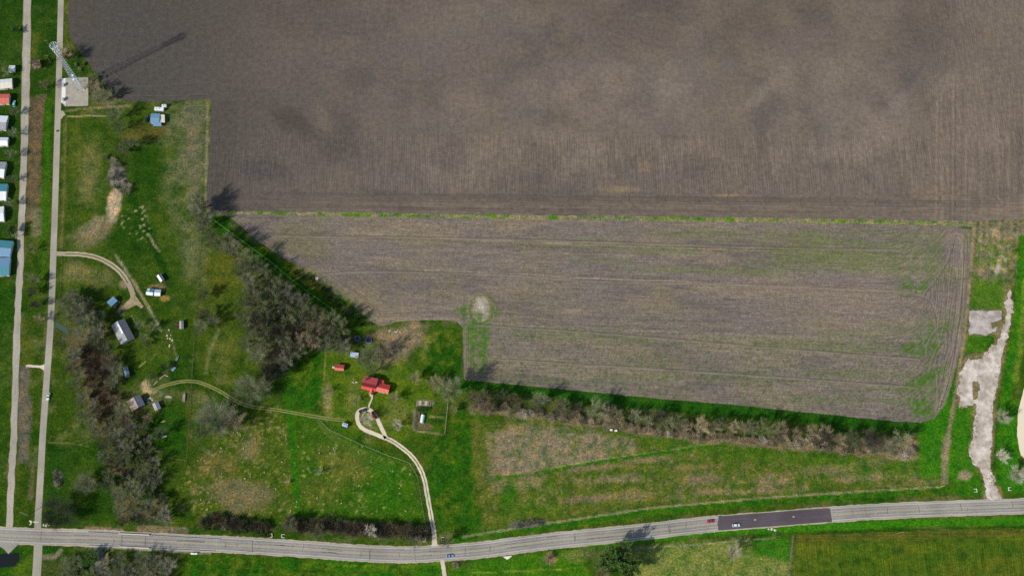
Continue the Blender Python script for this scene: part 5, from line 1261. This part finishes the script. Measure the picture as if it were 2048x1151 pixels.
# ------------------------------------------------------------------ yard things
NAVY = flat_mat('navy_mat', (26, 30, 66), .6, .1, 1, .4); RIMB = flat_mat('pale_blue_pad', (120, 130, 168), .6)
for x, y, r_, lab in ((715, 676.5, 1.9, 'left round dark blue trampoline behind the red house'), (737, 680.5, 2.15, 'right round dark blue trampoline behind the red house')):
    t = thing('trampoline', Vector((*W(x, y, .9).xy, 0)), lab, 'trampoline'); MB().lathe([(0.02, .88), (r_ * .86, .9)], 28).build('jumping_mat', NAVY, t)
    MB().lathe([(r_ * .86, .9), (r_ * .88, .96), (r_, .96), (r_, .86), (r_ * .86, .88)], 28).build('rim', RIMB, t)
    for k in range(6):
        a = 2 * PI * k / 6; MB().tube((math.cos(a) * r_ * .95, math.sin(a) * r_ * .95, 0), (math.cos(a) * r_ * .95, math.sin(a) * r_ * .95, .9), .05, .05, 6).build('leg', STEEL, t)
# greenhouse in the garden
gh = thing('greenhouse', W(845, 837.5), 'white hoop greenhouse inside the fenced garden', 'greenhouse', None, math.radians(82)); PLAS = flat_mat('plastic_film', (206, 214, 222), .5, .12, 1.5)
L_, r_ = 5.4, 1.35
ring = lambda x: [(x, r_ * math.cos(PI * k / 10), .1 + 1.9 * math.sin(PI * k / 10)) for k in range(11)]
MB().loft([ring(-L_ / 2), ring(L_ / 2)]).build('cover', PLAS, gh)
for k in range(5):
    b = MB(); x = -L_ / 2 + L_ * k / 4
    for i in range(10): b.tube((x, 1.02 * r_ * math.cos(PI * i / 10), .1 + 1.95 * math.sin(PI * i / 10)), (x, 1.02 * r_ * math.cos(PI * (i + 1) / 10), .1 + 1.95 * math.sin(PI * (i + 1) / 10)), .05, .05, 4)
    b.build('hoop', STEEL, gh)
MB().box((-L_ / 2 - .03, 0, .8), (.05, .9, 1.5)).build('door', FRAME, gh)
SOILM = flat_mat('bed_soil', (92, 72, 56), .95, .2, 3)
for k, (x, y, w_, lab) in enumerate(((840, 805, 1.6, 'leftmost raised bed at the top of the garden'), (846, 805.5, 1.4, 'second raised bed at the top of the garden'), (852, 806, 1.8, 'third raised bed at the top of the garden'), (859, 806.5, 1.6, 'rightmost raised bed at the top of the garden'))):
    t = thing('raised_bed', W(x, y), lab, 'garden bed', 'raised beds in the garden', -.06); l_ = 2.9
    for sx in (-1, 1): MB().box((sx * w_ / 2, 0, .2), (.12, l_, .4)).build('side_board', R_CREAM, t)
    for sy in (-1, 1): MB().box((0, sy * l_ / 2, .2), (w_, .12, .4)).build('end_board', R_CREAM, t)
    MB().box((0, 0, .16), (w_ - .1, l_ - .1, .3)).build('soil', SOILM if k % 2 else flat_mat('pale_mulch', (176, 156, 144), .95, .2, 3), t)
for k, (x, y, w_, lab) in enumerate(((834, 824, 1.2, 'upper narrow bed along the left garden fence'), (833, 838, 1.2, 'middle narrow bed along the left garden fence'), (831, 850, 1.2, 'lower narrow bed along the left garden fence'), (838, 828, 1.0, 'narrow brown bed left of the greenhouse'))):
    t = thing('raised_bed', W(x, y), lab, 'garden bed', 'raised beds in the garden', .08)
    for sx in (-1, 1): MB().box((sx * w_ / 2, 0, .2), (.12, 3.6, .4)).build('side_board', WOODP, t)
    MB().box((0, 0, .16), (w_ - .1, 3.5, .3)).build('soil', SOILM, t)
for (x, y, lab) in ((841, 817, 'left green vegetable patch in the garden'), (848, 821, 'middle green vegetable patch in the garden'), (856, 816, 'right green vegetable patch in the garden')):
    plant(x, y, 'green0', 6, lab, None, .5, 'plant', 'vegetable_plant', SHRUB)

def fence(pts, label, h=1.3, sp=4.0, mat=WOODP, rails=2, pr=.07, rr=.025, wmat=None, cat='fence', name='fence'):
    w = [W(*p) for p in pts]; t = thing(name, w[0], label, cat)
    post = MB().tube((0, 0, -.1), (0, 0, h), pr, pr, 5).mesh('post', mat)
    for i in range(len(w) - 1):
        a, b_ = w[i] - w[0], w[i + 1] - w[0]; n = max(1, int((b_ - a).length / sp))
        for k in range(n): link('post', post, t, a.lerp(b_, k / n))
    link('post', post, t, w[-1] - w[0])
    for z in range(rails):
        b = MB()
        for i in range(len(w) - 1):
            a, b_ = w[i] - w[0], w[i + 1] - w[0]; dz = Vector((0, 0, h * (z + .8) / rails - .1)); b.tube(a + dz, b_ + dz, rr, rr, 4)
        b.build('rail' if rr > .04 else 'wire', wmat or mat, t)
    return t
fence([(403, 468), (396, 575), (386, 722), (378, 860), (373.5, 919)], 'long post and wire fence right of the farmyard', 1.3, 6)
fence([(372, 921), (350, 917), (335, 913)], 'short fence closing the farmyard paddock bottom', 1.3, 4, rails=2, rr=.05)
fence([(634, 836), (660, 860), (723, 889), (777, 911), (818, 925), (835, 952), (843, 1004), (851, 1047)], 'post and wire fence following the long driveway', 1.3, 6, flat_mat('pale_post', (190, 192, 170), .8), 2, .08, .03)
fence([(648, 757), (636, 822)], 'wire fence left of the house lawn', 1.3, 5)
fence([(414, 430), (470, 473), (540, 524), (600, 573), (662, 618)], 'straight wire fence beside the wood', 1.2, 8, WOODP, 2, .05, .012)
fence([(416, 207), (413, 284), (283, 283)], 'wire fence around the blue roofed house paddock', 1.2, 6)
fence([(134, 236), (132, 300), (128, 400), (124, 495)], 'roadside wire fence along the north west pasture', 1.2, 8)
fence([(124, 515), (121, 575), (119, 600)], 'roadside wire fence before the farmyard', 1.2, 8)
fence([(104, 870), (99, 884), (150, 888), (178, 893)], 'wire fence across the corner pasture', 1.2, 6)
fence([(1585, 1076), (1581, 1110), (1577, 1148)], 'wire fence between pale pasture and crop field', 1.2, 5)
GP = flat_mat('pale_green_board', (176, 186, 160), .8)
fence([(896, 806), (893, 836), (889.5, 867)], 'tall pale fence on the right side of the garden', 2.2, 2.5, GP, 4, .09, .09)
fence([(834, 798), (831, 828), (826, 858)], 'low wooden fence on the left side of the garden', 1.4, 2.5, WOODP, 2, .07, .04); fence([(827, 860), (850, 862), (888, 868)], 'low wooden fence along the bottom of the garden', 1.2, 2.5, WOODP, 2, .06, .03); fence([(836, 797), (866, 800), (894, 805)], 'low wooden fence along the top of the garden', 1.2, 2.5, WOODP, 2, .06, .03)
def guard(pts, label):
    w = [W(*p) for p in pts]; t = thing('guardrail', w[0], label, 'guardrail')
    post = MB().box((0, 0, .35), (.22, .3, .8)).mesh('post', WOODP)
    for i in range(len(w) - 1):
        a, b_ = w[i] - w[0], w[i + 1] - w[0]; d = b_ - a; n = max(1, int(d.length / 1.95)); rz = math.atan2(d.y, d.x); nrm = Vector((-d.y, d.x, 0)).normalized() * .2
        for k in range(n): link('post', post, t, a.lerp(b_, k / n), rz)
        MB().box((0, 0, .68), (d.length, .16, .34)).build('rail', STEEL, t, (a + b_) / 2 - nrm, rz)
    return t
guard([(176, 1063.2), (238, 1066.5)], 'guardrail on the north highway edge left of the bridge'); guard([(298, 1069.5), (370, 1073.5), (440, 1077)], 'guardrail on the north highway edge right of the bridge')
guard([(178, 1089.5), (240, 1092)], 'guardrail on the south highway edge left of the bridge'); guard([(298, 1095), (370, 1098.5), (430, 1101.5)], 'guardrail on the south highway edge right of the bridge')
PAR = flat_mat('parapet_concrete', (206, 202, 190), .8, .1)
for a, b_, lab in (((239, 1066.3), (298, 1069), 'pale concrete bridge parapet on the north highway edge'), ((239, 1092.5), (298, 1095.3), 'pale concrete bridge parapet on the south highway edge')):
    A, B = W(*a), W(*b_); d = B - A; t = thing('bridge_parapet', (A + B) / 2, lab, 'parapet', None, math.atan2(d.y, d.x))
    MB().box((0, 0, .4), (d.length, .35, .8)).build('wall', PAR, t); MB().box((0, 0, .86), (d.length + .2, .5, .12)).build('coping', PAR, t)
    for sx in (-1, 1): MB().box((sx * (d.length / 2 - .1), 0, .55), (.6, .6, 1.1)).build('end_block', PAR, t)
# propane tank
WHM = flat_mat('tank_white', (226, 226, 220), .4, .05)
t = thing('gas_tank', W(389, 1106), 'white gas tank lying south of the highway guardrail', 'tank', None, .0)
b = MB(); prof = [(0.02, -2.3), (.35, -2.2), (.55, -1.95), (.6, -1.7), (.6, 1.7), (.55, 1.95), (.35, 2.2), (.02, 2.3)]
b.loft([[(z, r * math.cos(2 * PI * k / 14), .85 + r * math.sin(2 * PI * k / 14)) for k in range(14)] for r, z in prof]); b.build('tank', WHM, t)
for x in (-1.2, 1.2): MB().box((x, 0, .2), (.3, .9, .4)).build('saddle', CONC2, t)
MB().lathe([(.25, 0), (.25, .25), (.02, .3)], 12).build('valve_dome', STEEL, t, Vector((0, 0, 1.42)))
# culvert headwalls
for k, (x, y, a, lab) in enumerate(((849, 1079, 0, 'pale culvert headwall left of the driveway mouth'), (885, 1076.5, PI, 'pale culvert headwall right of the driveway mouth'), (542, 1070, .1, 'pale culvert headwall at the field gap between thickets'), (566, 1071, PI, 'small culvert headwall at the left end of long thicket'), (1951, 980, 0, 'white culvert headwall left of the concrete drive mouth'), (2019, 977, PI, 'white culvert headwall right of the concrete drive mouth'))):
    t = thing('culvert_headwall', W(x, y), lab, 'culvert', None, a)
    MB().box((.75, 0, .35), (.35, 2.3, .7)).build('end_wall', PAR, t)
    for sy in (-1, 1): MB().box((-.2, sy * 1.0, .28), (1.7, .3, .56)).build('wing_wall', PAR, t)
    MB().tube((.95, 0, .3), (.2, 0, .3), .28, .28, 12).build('pipe', BLACK, t)
# beehives
for x, y, lab in ((1222, 859.5, 'left white beehive box at the hedgerow foot'), (1231.5, 861, 'right white beehive box at the hedgerow foot')):
    t = thing('beehive', W(x, y), lab, 'beehive'); MB().box((0, 0, .1), (1.7, 1.2, .2)).build('stand', WOODP, t); MB().box((0, 0, .65), (1.5, 1.0, .9)).build('hive_box', WHM, t); MB().box((0, 0, 1.15), (1.7, 1.2, .1)).build('lid', WHM, t)
# poles
def pole(px, py, h, label, mat=WOODP, arm=True, rz=0, pr=.17):
    t = thing('utility_pole', W(px, py), label, 'pole', None, rz); MB().tube((0, 0, -.2), (0, 0, h), pr, pr * .7, 7).build('pole', mat, t)
    if arm:
        MB().box((0, 0, h - .6), (2.6, .14, .16)).build('crossarm', mat, t)
        for x in (-1.15, 0, 1.15): MB().tube((x, 0, h - .5), (x, 0, h - .2), .07, .05, 6).build('insulator', PAR, t)
    return t
pole(1790, 1067, 12, 'wooden utility pole between highway and crop field'); pole(101, 96, 11, 'upper utility pole left of the country road'); pole(102, 126, 11, 'lower utility pole left of the country road')
pole(56, 1029, 13, 'pale metal pole beside the crossroads', flat_mat('pale_metal', (206, 210, 208), .5), False, 0, .2); pole(1880, 973, 7, 'thin pale post at the corner of the path', flat_mat('pale_timber', (206, 200, 180), .8), False, 0, .12)
pole(92, 176, 9, 'short utility pole left of the white strip')
# farmyard odds and ends
def boat(px, py, rz, col, lab, L=4.4, Wd=1.6):
    t = thing('rowing_boat', W(px, py), lab, 'boat', None, rz); m = flat_mat('boat_paint', col, .6)
    o_, i_ = [], []
    for k in range(9):
        x = -L / 2 + L * k / 8; w_ = Wd / 2 * math.sin(PI * (k + .35) / 8.7) ** .6
        o_.append([(x, -w_, .6), (x, -w_ * .6, .05), (x, w_ * .6, .05), (x, w_, .6), (x, w_ * .85, .58), (x, w_ * .5, .15), (x, -w_ * .5, .15), (x, -w_ * .85, .58)])
    MB().loft(o_).build('hull', m, t)
    for x in (-1, .2, 1.2): MB().box((x, 0, .45), (.3, Wd * .7, .05)).build('thwart', WOODP, t)
boat(337, 794, -.05, (196, 194, 182), 'pale boat lying on the grass in the farmyard')
def flatbed(px, py, rz, lab, L, Wd, mat):
    t = thing('flatbed_trailer', W(px, py), lab, 'trailer', None, rz); MB().box((0, 0, .75), (L, Wd, .15)).build('bed', mat, t)
    for sy in (-1, 1):
        MB().box((0, sy * (Wd / 2 - .04), .9), (L, .08, .2)).build('side_rail', STEEL, t); MB().tube((-.3, sy * (Wd / 2 - .3), .35), (-.3, sy * (Wd / 2 - .05), .35), .35, .35, 12).build('wheel', BLACK, t)
    MB().tube((L / 2, 0, .6), (L / 2 + 1.3, 0, .5), .07, .07, 5).build('drawbar', STEEL, t)
flatbed(368, 795, PI / 2, 'narrow grey flatbed trailer beside the farm fence', 5.2, 1.7, R_RUST); flatbed(347.5, 738, .9, 'grey blue utility trailer in the farmyard', 3.2, 1.7, R_BLUE)
flatbed(354, 718, 1.1, 'teal cart at the end of the dirt bank', 2.4, 1.2, R_TEAL); flatbed(281.5, 852, -.8, 'blue covered cart under the trees below the barn', 2.8, 2.0, R_BLUE)
def logs(px, py, rz, n, L, lab, mat=None, name='log_pile', cat='logs', piece='log', r_=.16):
    t = thing(name, W(px, py), lab, cat, None, rz)
    for k in range(n):
        y = (k - n / 2) * r_ * 2.3; x = random.uniform(-.5, .5); a = random.uniform(-.15, .15)
        MB().tube((x - L / 2, y - a, r_), (x + L / 2, y + a, r_), r_, r_ * .85, 7).build(piece, mat or flat_mat('pale_log', (178, 158, 122), .9, .2, 3), t)
TL = flat_mat('tan_log', (186, 166, 124), .9, .2, 3)
logs(291, 768, 1.9, 6, 4.0, 'upper pile of tan poles above the barn', TL); logs(300, 782, -.5, 6, 3.6, 'lower pile of tan poles above the barn', TL); logs(323, 754, .8, 2, 4.0, 'pair of pale logs along the farm track', TL); logs(333.5, 750.5, -.35, 2, 3.2, 'pale logs at the end of the farm track', TL); logs(311, 765, .9, 2, 3.6, 'pale logs at the start of the farm track', TL)
logs(319, 901, -.05, 3, 6.0, 'grey scrap poles at the bottom of the paddock', WOODP); logs(329, 872, .3, 3, 2.6, 'white boards beside the grey brush heap', WHM, 'board_pile', 'boards', 'board'); logs(326, 842, .5, 3, 2.6, 'tan boards above the brush heap', TL, 'board_pile', 'boards', 'board')
ROCK = flat_mat('pale_rock', (196, 184, 168), .9, .2, 2, bump=.3)
def rock_mesh(seed):
    r = random.Random(seed); b = MB(); rings = []
    for z, k in ((0, .8), (.25, 1), (.5, .85), (.68, .4)):
        rings.append([(math.cos(2 * PI * i / 7) * k * r.uniform(.75, 1.15), math.sin(2 * PI * i / 7) * k * r.uniform(.75, 1.15), z * r.uniform(.85, 1.1)) for i in range(7)])
    return b.loft(rings).mesh('stone', ROCK)
RM = [rock_mesh(400 + i) for i in range(4)]
def rubble(px, py, n, sx, sy, lab, s0=.4, s1=.9):
    t = thing('stone_heap', W(px, py), lab, 'stones')
    for k in range(n):
        o = link('stone', RM[k % 4], t, Vector((random.gauss(0, sx), random.gauss(0, sy), 0)), random.uniform(0, 6)); s_ = random.uniform(s0, s1); o.scale = (s_, s_, s_ * .8)
rubble(961, 612, 14, 1.6, 2.6, 'heap of pale stones on the mound in stubble field', .2, .5); rubble(91, 1049, 7, 1.2, .5, 'pale stones at the crossroads verge'); rubble(62, 1044, 6, .8, .8, 'tan stones left of the country road end'); rubble(339, 674, 8, 1.0, 2.4, 'tan rubble along the end of the dirt bank'); rubble(1546, 1058, 6, 1.2, .6, 'pale stones on the verge below the dark patch'); rubble(634, 557, 6, .6, .6, 'white stones on the stubble field edge', .5, 1.0); rubble(300, 800, 8, 1.2, 1.4, 'tan rubble between barn and small shed'); rubble(786, 662, 7, 4, .6, 'tan stones along the lawn top edge', .3, .7); rubble(711, 764, 5, 1.6, .3, 'white stones on the lawn left of the house', .3, .6)
MB().box((0, 0, .005), (3.4, .6, .01)).build('stop_line', WHT, lr, W(71.5, 1043) + Vector((0, 0, .062)))
# weeds creeping over the broken concrete
b = MB(); CE = [(2020, 578), (2027, 611), (2022, 651), (2012, 687), (2002, 720), (1994, 775), (1986, 810), (1985, 886), (1981, 936), (1993, 969), (1965, 949), (1950, 929), (1935, 902), (1947, 876), (1950, 836), (1933, 817), (1918, 813), (1916, 780), (1923, 737), (1936, 714), (1963, 715), (1992, 687), (2010, 648), (1941, 621), (2002, 621), (1992, 661), (1938, 669)]
for k in range(420):
    i_ = random.randrange(len(CE) - 5); t_ = random.random(); x = CE[i_][0] + (CE[i_ + 1][0] - CE[i_][0]) * t_ + random.gauss(0, 3); y = CE[i_][1] + (CE[i_ + 1][1] - CE[i_][1]) * t_ + random.gauss(0, 3)
    if i_ == 14 or i_ == 22: continue
    p = W(x, y, .03); s_ = random.uniform(.2, .6)
    for j in range(7):
        a = random.uniform(0, 2 * PI); leaf_tri(b, p + Vector((random.uniform(-s_, s_), random.uniform(-s_, s_), 0)), Vector((math.cos(a), math.sin(a), .8)), s_, s_ * .6, random)
o = b.build('weeds', flat_mat('weed_green', (86, 100, 40), .95, .3, 1, hue2=(124, 108, 70))); tag(o, 'low weeds along the edges of the broken concrete', 'weeds', kind='stuff')
# pale tufts in the cattle pasture
b = MB()
for k in range(230):
    if k < 130: x, y = random.uniform(350, 600), random.uniform(850, 1030)
    else: x, y = random.uniform(600, 845), random.uniform(860, 1040)
    if not inside([(345, 1000), (378, 930), (440, 880), (540, 800), (640, 845), (820, 930), (845, 1040), (380, 1035)], x, y): continue
    p = W(x, y); s_ = random.choice([.35, .45, .6, .9]) * random.uniform(.7, 1.1)
    for j in range(9):
        a = random.uniform(0, 2 * PI); leaf_tri(b, p + Vector((random.uniform(-s_, s_) * .6, random.uniform(-s_, s_) * .6, 0)), Vector((math.cos(a), math.sin(a), .9)), s_, s_ * .5, random)
o = b.build('grass_tufts', flat_mat('dry_tuft', (198, 188, 142), .95, .2)); tag(o, 'pale dry grass tufts scattered over the driveway pastures', 'grass', kind='stuff')
